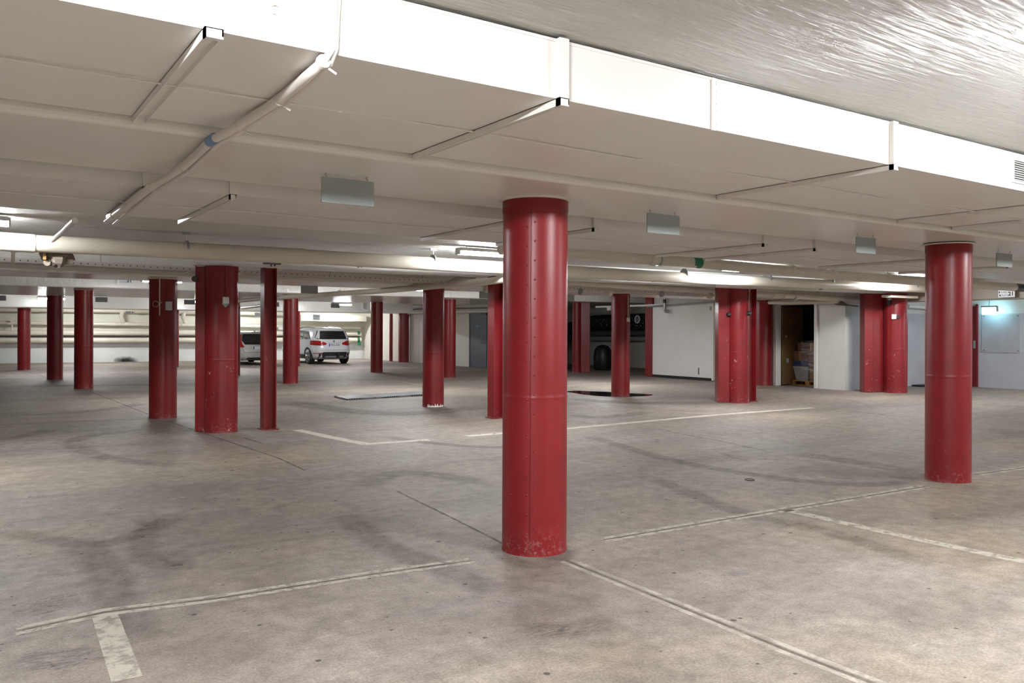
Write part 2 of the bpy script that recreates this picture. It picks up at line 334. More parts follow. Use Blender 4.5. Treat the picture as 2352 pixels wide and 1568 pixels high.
def text(name, body, size, mat, parent, mtx, depth=0.001, align='LEFT', bold=0.0):
    c = bpy.data.curves.new(name, 'FONT'); c.body = body; c.size = size; c.extrude = depth; c.align_x = align; c.align_y = 'CENTER'; c.offset = bold; c.resolution_u = 3
    t = bpy.data.objects.new(name, c); COL.objects.link(t)
    me = bpy.data.meshes.new_from_object(t.evaluated_get(bpy.context.evaluated_depsgraph_get())); bpy.data.objects.remove(t); bpy.data.curves.remove(c)
    me.transform(mtx); me.materials.append(M[mat]); me.name = name
    o = bpy.data.objects.new(name, me); COL.objects.link(o)
    if parent is not None: o.parent = parent
    return o
def face_v(x, y, z):   # text plane facing -Y at a point
    return Matrix.Translation((x, y, z)) @ Matrix.Rotation(math.pi/2, 4, 'X')
def face_u(x, y, z):   # text plane facing -X
    return Matrix.Translation((x, y, z)) @ Matrix.Rotation(-math.pi/2, 4, 'Z') @ Matrix.Rotation(math.pi/2, 4, 'X')

# ------------------------------------------------------------------ setting: floor, ceiling, walls
U0, U1, V0, V1 = -8.0, 25.0, -7.0, 44.2
SL, B1, BC, BF, BH = 2.86, 2.54, 2.475, 2.60, 2.34
fl = struct(MB().box((U0-.3, V0-.3, -0.25), (U1+.3, V1+.3, 0.0)).build('floor', 'floor'))
def arcs(v, z, dv, dz, r):
    # rounded plaster edge: corner at (v,z); dv/dz tell which way each leg runs away
    out = []
    for k in range(4):
        t = k/3*math.pi/2
        out.append((v+dv*r*(1-math.sin(t)), z+dz*r*(1-math.cos(t))))
    return out
def beam(v0, v1, z, r=0.03):
    a = [(v0, SL)]+arcs(v0, z, 1, 1, r)[::-1]+arcs(v1, z, -1, 1, r)+[(v1, SL)]
    return a
prof = [(V0, SL)]+beam(4.2, 5.4, B1)+beam(14.9, 16.5, BC)+beam(23.0, 29.4, BF)+beam(35.0, 36.9, BH)+[(V1, SL), (V1, 2.97), (V0, 2.97)]
struct(MB().extr(prof, 'x', U0, U1).build('ceiling', 'ceil'))
struct(MB().box((20.5, -7, 2.36), (21.2, 13.4, 2.86)).build('trim_1', plain('cream_beam_darkened_as_shade', (0.40, 0.355, 0.30), .6), bevel=0.02))   # cross beam on the right, cream darkened to stand in for shade

def vwall(name, u, v0, v1, z0=0.0, z1=SL, t=0.15, mat='whitewall'):   # wall facing -X, running along Y
    return struct(MB().box((u, v0, z0), (u+t, v1, z1)).build(name, mat))
def uwall(name, v, u0, u1, z0=0.0, z1=SL, t=0.15, mat='whitewall'):
    return struct(MB().box((u0, v, z0), (u1, v+t, z1)).build(name, mat))
w = MB(); n3 = Vector((WN.x, WN.y, 0)); a3, b3 = Vector((WA.x, WA.y, 0)), Vector((WB.x, WB.y, 0))
w.add([a3, b3, b3-n3*.2, a3-n3*.2]+[p+Vector((0,0,SL)) for p in (a3, b3, b3-n3*.2, a3-n3*.2)], [(0,1,5,4),(1,2,6,5),(2,3,7,6),(3,0,4,7),(0,3,2,1),(4,5,6,7)])
struct(w.build('wall_back', 'backwall'))
UR = 18.0
vwall('wall_right_far', UR, 27.4, 41.3, mat='creamwall')
UA = 23.7
vwall('wall_alcove_back', UA, 20.9, 33.0, mat='whitewall')
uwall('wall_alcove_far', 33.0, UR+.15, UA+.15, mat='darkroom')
UP = 19.6
Vd0, Vd1 = Pu(1872, 890, UP).y, Pu(1785, 886, UP).y     # doorway to the store
Vp0, Vp1 = Pu(1642, 874, UP).y, Pu(1503, 866, UP).y     # white sliding panel
Vc = Pu(1941, 894, UP).y                                # outer corner of the white wall
DT = Pu(1785, 701, UP).z
vwall('wall_right_middle', UP, Vd1+.02, Vp1+.25)
vwall('wall_right_near', UP, Vc, Vd0-.02)
vwall('trim_2', UP, Vd0-.02, Vd1+.02, DT+.07)
uwall('wall_alcove_near', Vp1+.10, UP+.15, UA, mat='whitewall')
uwall('wall_recess_side', Vc, UP+.15, U1, mat='twotone')
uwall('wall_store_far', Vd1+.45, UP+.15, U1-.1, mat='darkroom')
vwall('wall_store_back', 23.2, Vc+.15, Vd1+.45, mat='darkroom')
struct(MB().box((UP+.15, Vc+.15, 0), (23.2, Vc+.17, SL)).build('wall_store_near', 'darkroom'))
UB = 24.1
vwall('wall_right', UB, V0, Vc, mat='twotone')
vwall('wall_left', U0-.15, V0, V1, mat='creamwall')
uwall('wall_front', V0-.15, U0, U1, mat='creamwall')

# ------------------------------------------------------------------ floor markings (parts of the floor)
Z1 = 0.0015
def strip(name, mat, pts, w, z=Z1, fade=False, sub=1):
    """flat strip on the floor along plan points"""
    P = [Vector((p[0], p[1])) for p in pts]
    if sub > 1:
        Q = []
        for i in range(len(P)-1):
            for k in range(sub):
                t = k/sub; p0 = P[max(i-1,0)]; p1 = P[i]; p2 = P[i+1]; p3 = P[min(i+2, len(P)-1)]
                Q.append(0.5*((2*p1)+(p2-p0)*t+(2*p0-5*p1+4*p2-p3)*t*t+(3*p1-p0-3*p2+p3)*t**3))
        Q.append(P[-1]); P = Q
    m = MB(); cols = (-1, -0.45, 0, 0.45, 1) if fade else (-1, 1)
    vs = []; fd = {}; n = len(P); nc = len(cols)
    for i, p in enumerate(P):
        t = (P[min(i+1, n-1)]-P[max(i-1, 0)]).normalized(); s = Vector((-t.y, t.x))
        for j, c in enumerate(cols):
            q = p+s*c*w/2; vs.append((q.x, q.y, z))
            if fade: fd[i*nc+j] = (0 if abs(c) == 1 else (1.0 if c else 0.85))*(min(1, i/1.5, (n-1-i)/1.5) if n > 3 else 1)
    m.add(vs, [(i*nc+j, i*nc+j+1, (i+1)*nc+j+1, (i+1)*nc+j) for i in range(n-1) for j in range(nc-1)]); m.fd = fd
    return m.build(name, mat, fl)
def gp(*px): return [G(x, y).xy for x, y in px]
def off(pts, d):
    a, b = pts[0], pts[-1]; t = (b-a).normalized(); s = Vector((-t.y, t.x))*d; return [p+s for p in pts]
def double(px, w=0.05, gap=0.044, mat='oldline'):
    p = gp(*px)
    strip('line_marking', mat, off(p, gap), w); strip('line_marking', mat, off(p, -gap), w); strip('floor_joint', 'crack', p, 0.022, 0.001)
double([(36, 1450), (240, 1406), (520, 1371), (860, 1318), (1085, 1287)])
double([(1385, 1240), (1700, 1187), (2000, 1138), (2125, 1117)])
double([(2238, 1090), (2352, 1074), (2500, 1054)], mat='faint')
strip('line_marking', 'oldline', gp((240, 1410), (264, 1480), (292, 1560)), 0.13, 0.0018)
double([(1300, 1287), (1640, 1424), (1800, 1490), (2060, 1590)], 0.04, 0.04, 'faint')
strip('line_marking', 'oldline', gp((1805, 1171), (2050, 1226), (2352, 1290), (2480, 1317)), 0.12)
strip('line_marking', 'line', gp((842, 1020), (760, 1004), (683, 987)), 0.17)
strip('line_marking', 'line', gp((838, 1020), (985, 1010)), 0.17, 0.0018)
strip('line_marking', 'line', gp((1072, 1001), (1300, 984), (1640, 953), (1870, 936)), 0.16)
for a, b in (((1330, 968), (1412, 974)), ((1550, 946), (1688, 953)), ((1770, 931), (1880, 937)), ((904, 873), (968, 885)), ((640, 904), (880, 893)), ((0, 917), (110, 915)), ((240, 911), (440, 907))):
    strip('line_marking', 'faint', gp(a, b), 0.16)
for px in ([(0, 975), (90, 971), (344, 962)], [(205, 898), (262, 920), (340, 951)], [(912, 1128), (1030, 1185), (1155, 1248)], [(408, 962), (600, 950)], [(385, 967), (640, 1052), (700, 1080)], [(560, 1005), (602, 1018)],
           [(1530, 990), (1640, 1010), (1760, 1035)], [(1960, 945), (2100, 960)], [(700, 890), (765, 903)], [(50, 850), (125, 872)], [(1300, 882), (1410, 874)]):
    strip('floor_joint', 'joint', gp(*px), 0.025, 0.001)
for px, w in (([(790, 1180), (880, 1250), (1000, 1300), (1150, 1360)], 0.32), ([(180, 1245), (235, 1300), (270, 1380), (330, 1480)], 0.34), ([(0, 1218), (200, 1250), (290, 1235), (420, 1180)], 0.28),
              ([(350, 1180), (330, 1275), (420, 1300), (380, 1270)], 0.25), ([(880, 1002), (1000, 1018), (1150, 1027), (1320, 1015)], 0.28), ([(1480, 1090), (1700, 1175), (1900, 1220), (2150, 1300)], 0.30), ([(1350, 1000), (1560, 1060), (1900, 1110), (2120, 1105)], 0.30),
              ([(120, 985), (60, 1000), (0, 1010)], 0.4), ([(330, 985), (170, 1010), (240, 1050), (420, 1070)], 0.35), ([(1820, 1040), (1960, 1060), (2110, 1085)], 0.5), ([(0, 887), (300, 884), (600, 878), (760, 873)], 1.0), ([(640, 920), (880, 950), (1110, 935)], 0.9), ([(1300, 915), (1450, 925), (1640, 925)], 0.8),  # broadest strip paints stain and shade under the wide far soffit
              ([(340, 925), (200, 945), (0, 955)], 0.5), ([(1500, 945), (1380, 958), (1310, 952)], 0.5), ([(820, 1120), (930, 1085), (1120, 1110)], 0.4), ([(1300, 1215), (1150, 1260), (1240, 1300), (1320, 1250)], 0.22)):
    strip('tyre_and_shade_mark', 'tyre', gp(*px), w, 0.0006+0.0001*(len(px)), True, 6)
for px, w in (([(1660, 1040), (1690, 1052), (1722, 1058)], 0.14), ([(1740, 1053), (1775, 1056), (1805, 1052)], 0.10), ([(1885, 1128), (1915, 1136), (1945, 1139)], 0.12), ([(2035, 1093), (2080, 1097), (2119, 1100)], 0.14),
              ([(60, 1420), (120, 1385), (190, 1370)], 0.30), ([(40, 1540), (130, 1510), (220, 1530)], 0.35), ([(620, 1170), (650, 1163), (662, 1158)], 0.10), ([(1180, 1440), (1280, 1450), (1400, 1440)], 0.25)):
    strip('scuff_mark', 'scuff', gp(*px), w, 0.0022, True, 4)
# oily puddle beside the round column in the middle distance
pp = [(1296, 899), (1320, 897), (1400, 900), (1450, 903), (1508, 906), (1490, 909), (1440, 911), (1405, 911), (1370, 909), (1340, 906), (1310, 901)]
pm = MB(); q = [G(x, y) for x, y in pp]; pm.add([(p.x, p.y, 0.003) for p in q], [tuple(range(len(q)))])
tag(pm.build('puddle', 'puddle'), 'dark wet puddle around the foot of a round red column', 'puddle')
# drain gratings
ga, gb, gc, gd = G(768, 912), G(970, 902.5), G(975, 909), G(796, 919)
def grating(t0, t1, label, tilt):
    a = ga.lerp(gb, t0); b = ga.lerp(gb, t1); c = gd.lerp(gc, t1); d = gd.lerp(gc, t0)
    m = MB(); P = [a, b, c, d]; z = 0.004
    m.add([(p.x, p.y, z) for p in P]+[(p.x, p.y, z+.03+(tilt if i in (1, 2) else 0)) for i, p in enumerate(P)], [(0,1,2,3),(4,5,6,7),(0,1,5,4),(1,2,6,5),(2,3,7,6),(3,0,4,7)])
    tag(m.build('floor_grating', 'grate', origin=(a.x, a.y, 0)), label, 'grating', 'drain gratings on the floor')
grating(0.0, 0.36, 'shorter left piece of the grey mesh grating lying on the floor', 0.0)
grating(0.365, 1.0, 'longer right piece of the grey mesh grating lying on the floor', 0.012)
rg = MB(); c = G(1722, 1102); rg.tube([(c.x+.05*math.cos(t*math.pi/10), c.y+.05*math.sin(t*math.pi/10), .004) for t in range(21)], 0.004, 6, False)
tag(rg.build('wire_ring', 'dark'), 'small thin dark ring lying on the open floor', 'ring')

# ------------------------------------------------------------------ columns
def base_uv(px, py, dx=0.22):
    g = G(px, py); d = Vector((g.x, g.y)); Y = cu*g.x+su*g.y; return d*((Y+dx)/Y)
def shaft_prof(r, h, ring=True):
    p = [(r+.004, 0), (r+.002, .012), (r, .03)]
    if ring: p += [(r, .06), (r, 1.09), (r, 1.105), (r+.0016, 1.112), (r+.0016, 1.120), (r, 1.127), (r, 1.142)]
    p += [(r, h-.12), (r, h-.10), (r+.005, h-.085), (r+.005, h-.07), (r+.005, h)]
    return p
def rcol(px, py, h, label, r=0.232, mat='red', rim=True, ring=True, name='round_column'):
    c = base_uv(px, py, r)
    t = thing(name, label, 'column', (c.x, c.y, 0), 'red columns')
    MB().lathe(shaft_prof(r, h, ring), (c.x, c.y, 0), 56).build('shaft', mat, t, (c.x, c.y, 0))
    if rim: MB().lathe([(r+.003, h-.012), (r+.028, h-.008), (r+.03, h+.0)], (c.x, c.y, 0), 40).build('paint_rim', 'creamwall', t, (c.x, c.y, 0))
    return t, c
tA, cA = rcol(1227, 1279, B1, 'nearest and largest round red column, in the centre foreground', 0.236)
# riveted vertical seam on the near column
fw = Vector((-cA.x, -cA.y)).normalized(); ang0 = math.atan2(fw.y, fw.x)-math.radians(7)
m = MB(); a = ang0; n_ = Vector((math.cos(a), math.sin(a), 0)); c3 = Vector((cA.x, cA.y, 0))
pts = [c3+n_*(0.2362)+Vector((-math.sin(a), math.cos(a), 0))*0.0015*math.sin(z*9)+Vector((0,0,z)) for z in [0.02+i*0.07 for i in range(36)]]
m.tube(pts, 0.0035, 6); m.build('seam', 'reddark', tA, (cA.x, cA.y, 0))
m = MB()
for i in range(17):
    for sgn, dz in ((-1, 0), (1, 0.035)):
        aa = a+sgn*0.115; nn = Vector((math.cos(aa), math.sin(aa), 0)); m.dome(c3+nn*0.2355+Vector((0,0,0.16+i*0.135+dz)), 0.008, 8, nn, 0.6)
m.build('rivet_line', 'red', tA, (cA.x, cA.y, 0))
rcol(2177, 1110, B1-.01, 'round red column standing in the foreground at the right, second largest', 0.225)
tC, cC = rcol(374, 962, BC, 'round red column with grey box, cable loop and white conduit, left of the paired column', mat='red')
rcol(192, 893, BF, 'round red column with scattered white chips, left of the column with the cable loop', 0.226, mat='redchip')
rcol(126, 872, BF, 'dark unlit round red column with lamp glow on both sides of its top', 0.222)
rcol(55, 850, BH, 'leftmost round red column, near the white pipe wall', 0.215)
rcol(667, 881, BF, 'round red column between the silver car and the white car', 0.218)
rcol(536, 862, BF, 'round red column mostly hidden behind the paired column, at its right edge', 0.222)
rcol(865, 855, BF, 'dark round red column just right of the white car', 0.222)
tL, cL = rcol(995, 935, BC, 'round red column with peeled white paint at its foot, right of the floor grating', 0.222)
rcol(1031, 867, BF, 'bright round red column half hidden behind the column with the peeled foot', 0.222)
rcol(1425, 910, BC, 'round red column standing in the dark puddle', 0.222)
rcol(1752, 886, BC, 'dark round red column beside the storeroom doorway', 0.245, ring=False)
rcol(677, 841, BH, 'thin sliver of a far red column just left of the white car', 0.21, rim=False)
rcol(398, 843, BH, 'thin sliver of a far red column behind the column with the cable loop', 0.21, rim=False)
rcol(927, 832, SL, 'dark far red column against the cream side wall beyond the white car', 0.25, mat='reddark', rim=False)
c = base_uv(898, 829.5, .08)
tag(MB().lathe([(0.085, 0), (0.085, SL)], (c.x, c.y, 0), 24).build('red_pipe', 'red', origin=(c.x, c.y, 0)), 'slim red vertical pipe against the cream side wall', 'pipe')
fwl = Vector((-cL.x, -cL.y)).normalized(); a0 = math.atan2(fwl.y, fwl.x); r3 = random.Random(5); m = MB(); vs = []; K = 36
for k in range(K+1):
    a = a0-.55+k/K*1.75; hh = .012+.055*abs(math.sin(k*.55))*r3.random()+.02*r3.random()
    for z in (.001, hh): vs.append((cL.x+.2285*math.cos(a), cL.y+.2285*math.sin(a), z))
m.add(vs, [(2*k, 2*k+2, 2*k+3, 2*k+1) for k in range(K)], True); m.build('peeled_foot', 'white', tL, (cL.x, cL.y, 0))
# paired columns: a round shaft with a square steel casing grown onto it
LX, LY = Vector((-su, cu)), Vector((cu, su))        # image-left and away-from-camera directions on plan
def pair(px, py, h, r, boxes, label, mat='red'):
    c = base_uv(px, py, r); t = thing('paired_column', label, 'column', (c.x, c.y, 0), 'red columns')
    MB().lathe(shaft_prof(r, h), (c.x, c.y, 0), 56).build('shaft', mat, t, (c.x, c.y, 0))
    for lx, ly, hw, hd in boxes:
        q = c+LX*lx+LY*ly
        MB().obox((q.x, q.y, h/2), (LX.x*hw, LX.y*hw, 0), (LY.x*hd, LY.y*hd, 0), (0, 0, h/2)).build('casing', mat, t, (c.x, c.y, 0), bevel=0.012)
    return t, c
tD, cD = pair(508, 995, 2.555, 0.245, [(0.22, 0.10, 0.17, 0.16)], 'broad paired red column with white switch box and chipped edge, left of centre', 'redchip')
tT, cT = pair(1695, 926, 2.555, 0.25, [(0.30, 0.05, 0.165, 0.16)], 'broad paired red column with two black sensors, beside the white sliding panel', 'redchip')
tV, cV = pair(2056, 903, 2.555, 0.29, [(0.70, 0.12, 0.11, 0.15), (0.42, 0.2, 0.2, 0.10)], 'broad grooved red column with bell and white box, left of the right foreground column', 'redchip')
tQ, cQ = pair(1324, 855, SL, 0.17, [(-0.28, 0.15, 0.22, 0.2)], 'red column pair standing at the mouth of the dark recess', 'red')
def ibeam(px, py, h, w, label):
    h = 2.555
    c = base_uv(px, py, w/2); t_ = 0.016; k = w/2
    m = MB(); m.box((c.x-k, c.y-k, 0), (c.x-k+t_, c.y+k, h)); m.box((c.x+k-t_, c.y-k, 0), (c.x+k, c.y+k, h)); m.box((c.x-k+t_, c.y-.007, 0), (c.x+k-t_, c.y+.007, h))
    p = MB().box((c.x-k-.03, c.y-k-.03, 0), (c.x+k+.03, c.y+k+.03, .014))
    t = thing('steel_column', label, 'column', (c.x, c.y, 0), 'red columns')
    m.build('steel_section', 'red', t, (c.x, c.y, 0)); p.build('base_plate', 'reddark', t, (c.x, c.y, 0)); return t
ibeam(616, 987, SL, 0.20, 'red steel H-section post right of the broad paired column')
ibeam(1138, 961, SL, 0.21, 'red steel H-section post peeping out left of the central column')
ibeam(1722, 922, SL, 0.20, 'dark red steel post just behind the paired column with black sensors')
pS = Pu(1503, 865, UP).y
tag(MB().box((UP-.10, pS+.01, 0), (UP-.005, pS+.36, SL)).build('pilaster', 'red', bevel=0.01), 'flat dark red pilaster at the left edge of the white sliding panel', 'column', 'red columns')
bA, bB = Vector((2.95, 13.10, 2.71)), Vector((20.4, 12.40, 2.71)); bd = (bB-bA).normalized(); bn_ = Vector((-bd.y, bd.x, 0))
m = MB(); mid = (bA+bB)/2; hl = (bB-bA).length/2
m.obox(mid+Vector((0,0,-.14)), bd*hl, bn_*.13, (0,0,.012)); m.obox(mid+Vector((0,0,.138)), bd*hl, bn_*.13, (0,0,.012)); m.obox(mid, bd*hl, bn_*.09, (0,0,.13))
struct(m.build('trim_5', 'white'))
# lit soffit plates on the heads of two paired columns
for c, (l, lab) in ((cT, (0.9, 'a')), (cV, (0.9, 'b'))):
    pass
MB().box((cT.x-1.0, cT.y-.85, 2.5), (cT.x+.15, cT.y-.25, 2.56)).build('head_plate', 'white', tT, (cT.x, cT.y, 0))
MB().box((cV.x-1.1, cV.y-.55, 2.42), (cV.x+.1, cV.y-.30, 2.48)).build('head_plate', 'cream', tV, (cV.x, cV.y, 0))

# ------------------------------------------------------------------ ventilation ducts
def duct(name, label, v0, v1, zb, zt, u0, u1, flanges, thick, front_bar=True):
    t = thing(name, label, 'duct', ((u0+u1)/2, (v0+v1)/2, zb))
    b = MB(); fs = [u0]+[f for f in flanges]+[u1]
    for a, c in zip(fs[:-1], fs[1:]):      # cross-broken sheet panels
        vs = [(a, v0, zb), (c, v0, zb), (c, v1, zb), (a, v1, zb), ((a+c)/2, (v0+v1)/2, zb-.016)]
        b.add(vs, [(0,1,4),(1,2,4),(2,3,4),(3,0,4)])
        b.add([(a, v0, zb), (c, v0, zb), (c, v0, zt), (a, v0, zt)], [(0,1,2,3)]); b.add([(a, v1, zb), (c, v1, zb), (c, v1, zt), (a, v1, zt)], [(3,2,1,0)])
    b.add([(u0, v0, zb), (u0, v1, zb), (u0, v1, zt), (u0, v0, zt)], [(0,1,2,3)]); b.add([(u1, v0, zb), (u1, v1, zb), (u1, v1, zt), (u1, v0, zt)], [(0,1,2,3)])
    b.add([(u0, v0, zt), (u1, v0, zt), (u1, v1, zt), (u0, v1, zt)], [(0,1,2,3)])
    b.build('duct_body', 'duct', t, (0,0,0), fix=False)
    for f, w in zip(flanges, thick):
        m = MB(); m.box((f-w/2, v0-.03, zb-.034), (f-w/2+.005, v1, zb)); m.box((f-w/2, v0-.03, zb-.004), (f+w/2, v1, zb-.0005)); m.box((f+w/2-.005, v0-.03, zb-.026), (f+w/2, v1, zb))
        m.box((f-w/2, v0-.03, zb-.034), (f+w/2, v0-.001, zt)); m.box((f-w/2, v1-.004, zb-.03), (f+w/2, v1, zb))
        m.build('flange', 'duct', t, (0,0,0))
    return t
d1 = duct('ventilation_duct', 'large white rectangular duct across the top of the picture', 2.83, 4.18, 2.59, 2.845, -7.5, 16, [-3.4, 0.69, 2.14, 4.62, 6.95, 7.85, 10.2], [.05, .06, .05, .05, .05, .05, .05])
m = MB(); pts = []
for i in range(60):
    u = -4+i*0.25; pts.append((u, 3.5, 2.575-.004*math.sin(u*2.6)))
m.tube(pts, 0.0045, 6); m.build('centre_seam', 'duct', d1, (0,0,0))
for u in (1.41, 3.38, 5.8): MB().dome((u, 3.5, 2.576), 0.012, 8, (0,0,-1), 0.8).build('seam_stud', 'duct', d1, (0,0,0))
m = MB(); uS = Pv(1637, 240, 2.83).x; m.box((uS-.012, 2.822, 2.585), (uS+.012, 2.8295, 2.845))
for i in range(7): m.dome((uS+.022, 2.829, 2.62+i*.033), 0.006, 8, (0,-1,0), 0.6)
m.box((-7.4, 2.826, 2.832), (16, 2.8295, 2.845)); m.build('edge_seam', 'duct', d1, (0,0,0))
# grille at the right edge
gu0 = Pv(2322, 400, 2.83).x; gz = 2.72
gm = MB(); gm.box((gu0, 2.815, gz-.085), (gu0+.42, 2.829, gz-.07)); gm.box((gu0, 2.815, gz+.07), (gu0+.42, 2.829, gz+.085)); gm.box((gu0, 2.815, gz-.07), (gu0+.018, 2.829, gz+.07)); gm.box((gu0+.402, 2.815, gz-.07), (gu0+.42, 2.829, gz+.07))
gr = gm.build('grille', 'white', d1, (0,0,0))
MB().box((gu0+.01, 2.8275, gz-.075), (gu0+.41, 2.8295, gz+.075)).build('grille_back', 'dark', gr, (0,0,0))
m = MB()
for i in range(9): m.box((gu0+.015, 2.818, gz-.066+i*.0155), (gu0+.405, 2.828, gz-.066+i*.0155+.006))
m.build('grille_louvre', 'white', gr, (0,0,0))
d2 = duct('ventilation_duct', 'second rectangular duct beyond the foreground columns, lower and wider', 5.46, 6.98, 2.468, 2.82, -7.5, 16, [-2.2, 0.94, 1.46, 3.64, 4.49, 6.68, 7.5, 9.7, 11.6], [.04]*9)
m = MB(); pts = [(-4+i*0.25, 6.1, 2.452-.003*math.sin(i)) for i in range(68)]; m.tube(pts, 0.0045, 6); m.build('centre_seam', 'duct', d2, (0,0,0))

# cable pair running under both ducts
ct = thing('cable_run', 'pair of pale cables strapped under the near duct, running away at the left', 'cable', (1.2, 4, 2.5))
def cab(shift, r, name):
    P = []
    for x, y, vv in ((774, -60, 2.82), (772, 0, 2.82), (768, 60, 2.815), (766, 112, 2.80)): p = Pv(x+shift*0.5, y, vv); P.append(p)
    for x, y, z in ((742, 142, 2.553), (700, 180, 2.556), (640, 230, 2.555), (590, 262, 2.552), (548, 288, 2.535), (520, 305, 2.512), (487, 321, 2.508), (455, 352, 2.505), (420, 383, 2.50), (380, 410, 2.485), (345, 430, 2.435), (300, 464, 2.408), (262, 494, 2.406), (244, 509, 2.406)):
        P.append(G(x+shift, y+shift*.35, z))
    m = MB(); m.tube(P, [r*.42]*4+[r*.8]+[r]*(len(P)-5), 10); return m.build(name, 'cable', ct, (0,0,0)), P
_, PA = cab(0, 0.021, 'cable'); cab(17, 0.012, 'cable')
q = PA[10]; d = (PA[11]-PA[9]).normalized(); m = MB(); m.tube([q-d*.045, q+d*.045], 0.026, 12); m.build('tape', 'blue', ct, (0,0,0))
for i in (4, 6, 8, 12, 14, 16):
    m = MB(); q = PA[i]; d = (PA[i+1]-PA[i-1]).normalized(); m.tube([q-d*.008, q+d*.008], 0.0255, 12); m.tube([q+Vector((.02,0,-.02)), q+Vector((.05,0,-.035))], 0.005, 6)
    m.build('cable_tie', 'cable', ct, (0,0,0))
m = MB(); P = [Pv(172, 506, 7.4), Pv(158, 519, 7.9), Pv(146, 531, 8.5), Pv(134, 541, 9.2), Pv(120, 552, 10.4)]
for p in P: p.z = min(p.z, 2.84)
m.tube(P, 0.024, 10)
tag(m.build('cable', 'cable'), 'short stretch of pale cable beyond the second duct, far left', 'cable')
# hook on the duct face
m = MB(); p = Pv(629, 21, 2.825); m.tube([(p.x+.016*math.cos(k*.7), 2.815, p.z+.016*math.sin(k*.7)) for k in range(8)], 0.003, 6)
m.build('hook', 'duct', d1, (0,0,0))

# ------------------------------------------------------------------ pipes
def pipe(name, label, pts, r, mat='cream', coll=(), hang=(), n=16, cat='pipe', top=SL, joint_mat=None, hm='steel'):
    """pipe with couplings at fractions coll and hanger rods at fractions hang"""
    t = thing(name, label, cat, pts[0]); o = t.location
    MB().tube(pts, r, n).build('pipe_run', mat, t, o)
    a, b = Vector(pts[0]), Vector(pts[-1]); L = (b-a).length; d = (b-a).normalized()
    for f in coll:
        q = a.lerp(b, f); MB().tube([q-d*.05, q-d*.045, q+d*.045, q+d*.05], [r*1.0, r*1.09, r*1.09, r], n).build('coupling', joint_mat or mat, t, o)
    for f in hang:
        q = a.lerp(b, f); m = MB(); m.tube([q-d*.016, q+d*.016], r*1.06, n); m.tube([q+Vector((0,0,r)), (q.x, q.y, top)], 0.006, 6)
        m.box((q.x-.05, q.y-.02, top-.03), (q.x+.05, q.y+.02, top)); m.build('hanger', hm, t, o)
    return t
V1p = 11.4
tpa = pipe('insulated_pipe', 'thick cream pipe lit white by the lamps, running across above the far columns', [Pv(-400, 530, V1p), Pv(0, 555, V1p), Pv(700, 589, V1p), Pv(1150, 615, V1p), Pv(1640, 642, V1p), Pv(2060, 660, V1p), Pv(2500, 676, V1p)], 0.105, 'cream', (), (.12, .24, .30, .42, .50, .57, .68, .8, .9), joint_mat='white')
for (x0, y0), (x1, y1) in (((-300, 536), (80, 559)), ((417, 575.3), (700, 589)), ):
    MB().tube([Pv(x0, y0, V1p), Pv(x1, y1, V1p)], 0.112, 16).build('pipe_sleeve', 'cream', tpa, tpa.location)
p0, p1 = Pv(2012, 658, V1p), Pv(2024, 658.5, V1p)
MB().tube([p0, p1], 0.107, 16).build('label_band', 'teal', tpa, tpa.location)
# flat dark clips under the thick pipe
for i, (x, y) in enumerate(((625, 605), (825, 608), (1050, 618), (1445, 640), (1500, 643), (1775, 655), (1885, 661), (1990, 664))):
    p = Pv(x, y, 11.55); m = MB(); m.box((p.x-.12, p.y-.03, p.z-.012), (p.x+.12, p.y+.03, p.z+.012)); m.box((p.x-.02, p.y-.02, p.z-.04), (p.x-.005, p.y+.02, p.z)); m.box((p.x+.03, p.y-.02, p.z-.035), (p.x+.045, p.y+.02, p.z))
    m.build('pipe_clip', 'bracket', tpa, tpa.location)
pc0 = Pv(1040, 641, 13.3)
tpc = pipe('drain_pipe', 'cream drain pipe with couplings passing behind the central column', [pc0+Vector((-.02, 0, -.16)), pc0+Vector((.02, 0, -.05)), pc0+Vector((.10, 0, 0)), Pv(1303, 648, 13.3), Pv(1640, 668, 13.3), Pv(1900, 685, 13.3), Pv(1975, 689, 13.3)], 0.068, 'cream', (.06, .30, .54, .66), (.14, .24, .42, .78))
MB().tube([pc0.lerp(Pv(1303, 648, 13.3), .19), pc0.lerp(Pv(1303, 648, 13.3), .235)], 0.073, 16).build('rubber_joint', 'dark', tpc, tpc.location)
for x in (1772, 1797, 1824): MB().tube([Pv(x, 678+(x-1772)*.06, 13.3), Pv(x+5, 678.4+(x-1772)*.06, 13.3)], 0.08, 16).build('pipe_clamp', 'cream', tpc, tpc.location)
tpg = pipe('drain_pipe', 'large cream pipe with a dark green label, right of the central column under the duct', [Pv(1150, 570, 8.3), Pv(1310, 581, 8.3), Pv(1600, 603, 8.3), Pv(1900, 631, 8.3), Pv(2350, 661, 8.3)], 0.078, 'cream', (.19, .42, .50, .62, .75), (.2, .62, .78))
for x0, x1 in ((1588, 1607),):
    MB().tube([Pv(x0, 601.5, 8.3), Pv(x1, 603.5, 8.3)], 0.080, 16).build('pipe_label', 'green', tpg, tpg.location)
e = Pv(2350, 661, 8.3)
MB().tube([Pv(2330, 659.5, 8.3), Pv(2352, 661, 8.3)], 0.082, 16).build('rubber_joint', 'dark', tpg, tpg.location)
pipe('drain_pipe', 'long cream pipe running away diagonally over the far bays, left of centre', [Pu(1160, 641, 7.55), Pu(1120, 646, 7.55), Pu(860, 669, 7.55), Pu(700, 679, 7.55), Pu(600, 686, 7.55), Pu(545, 691, 7.55)], 0.062, 'cream', (.05, .12, .3), (.2, .45), hm='cream')
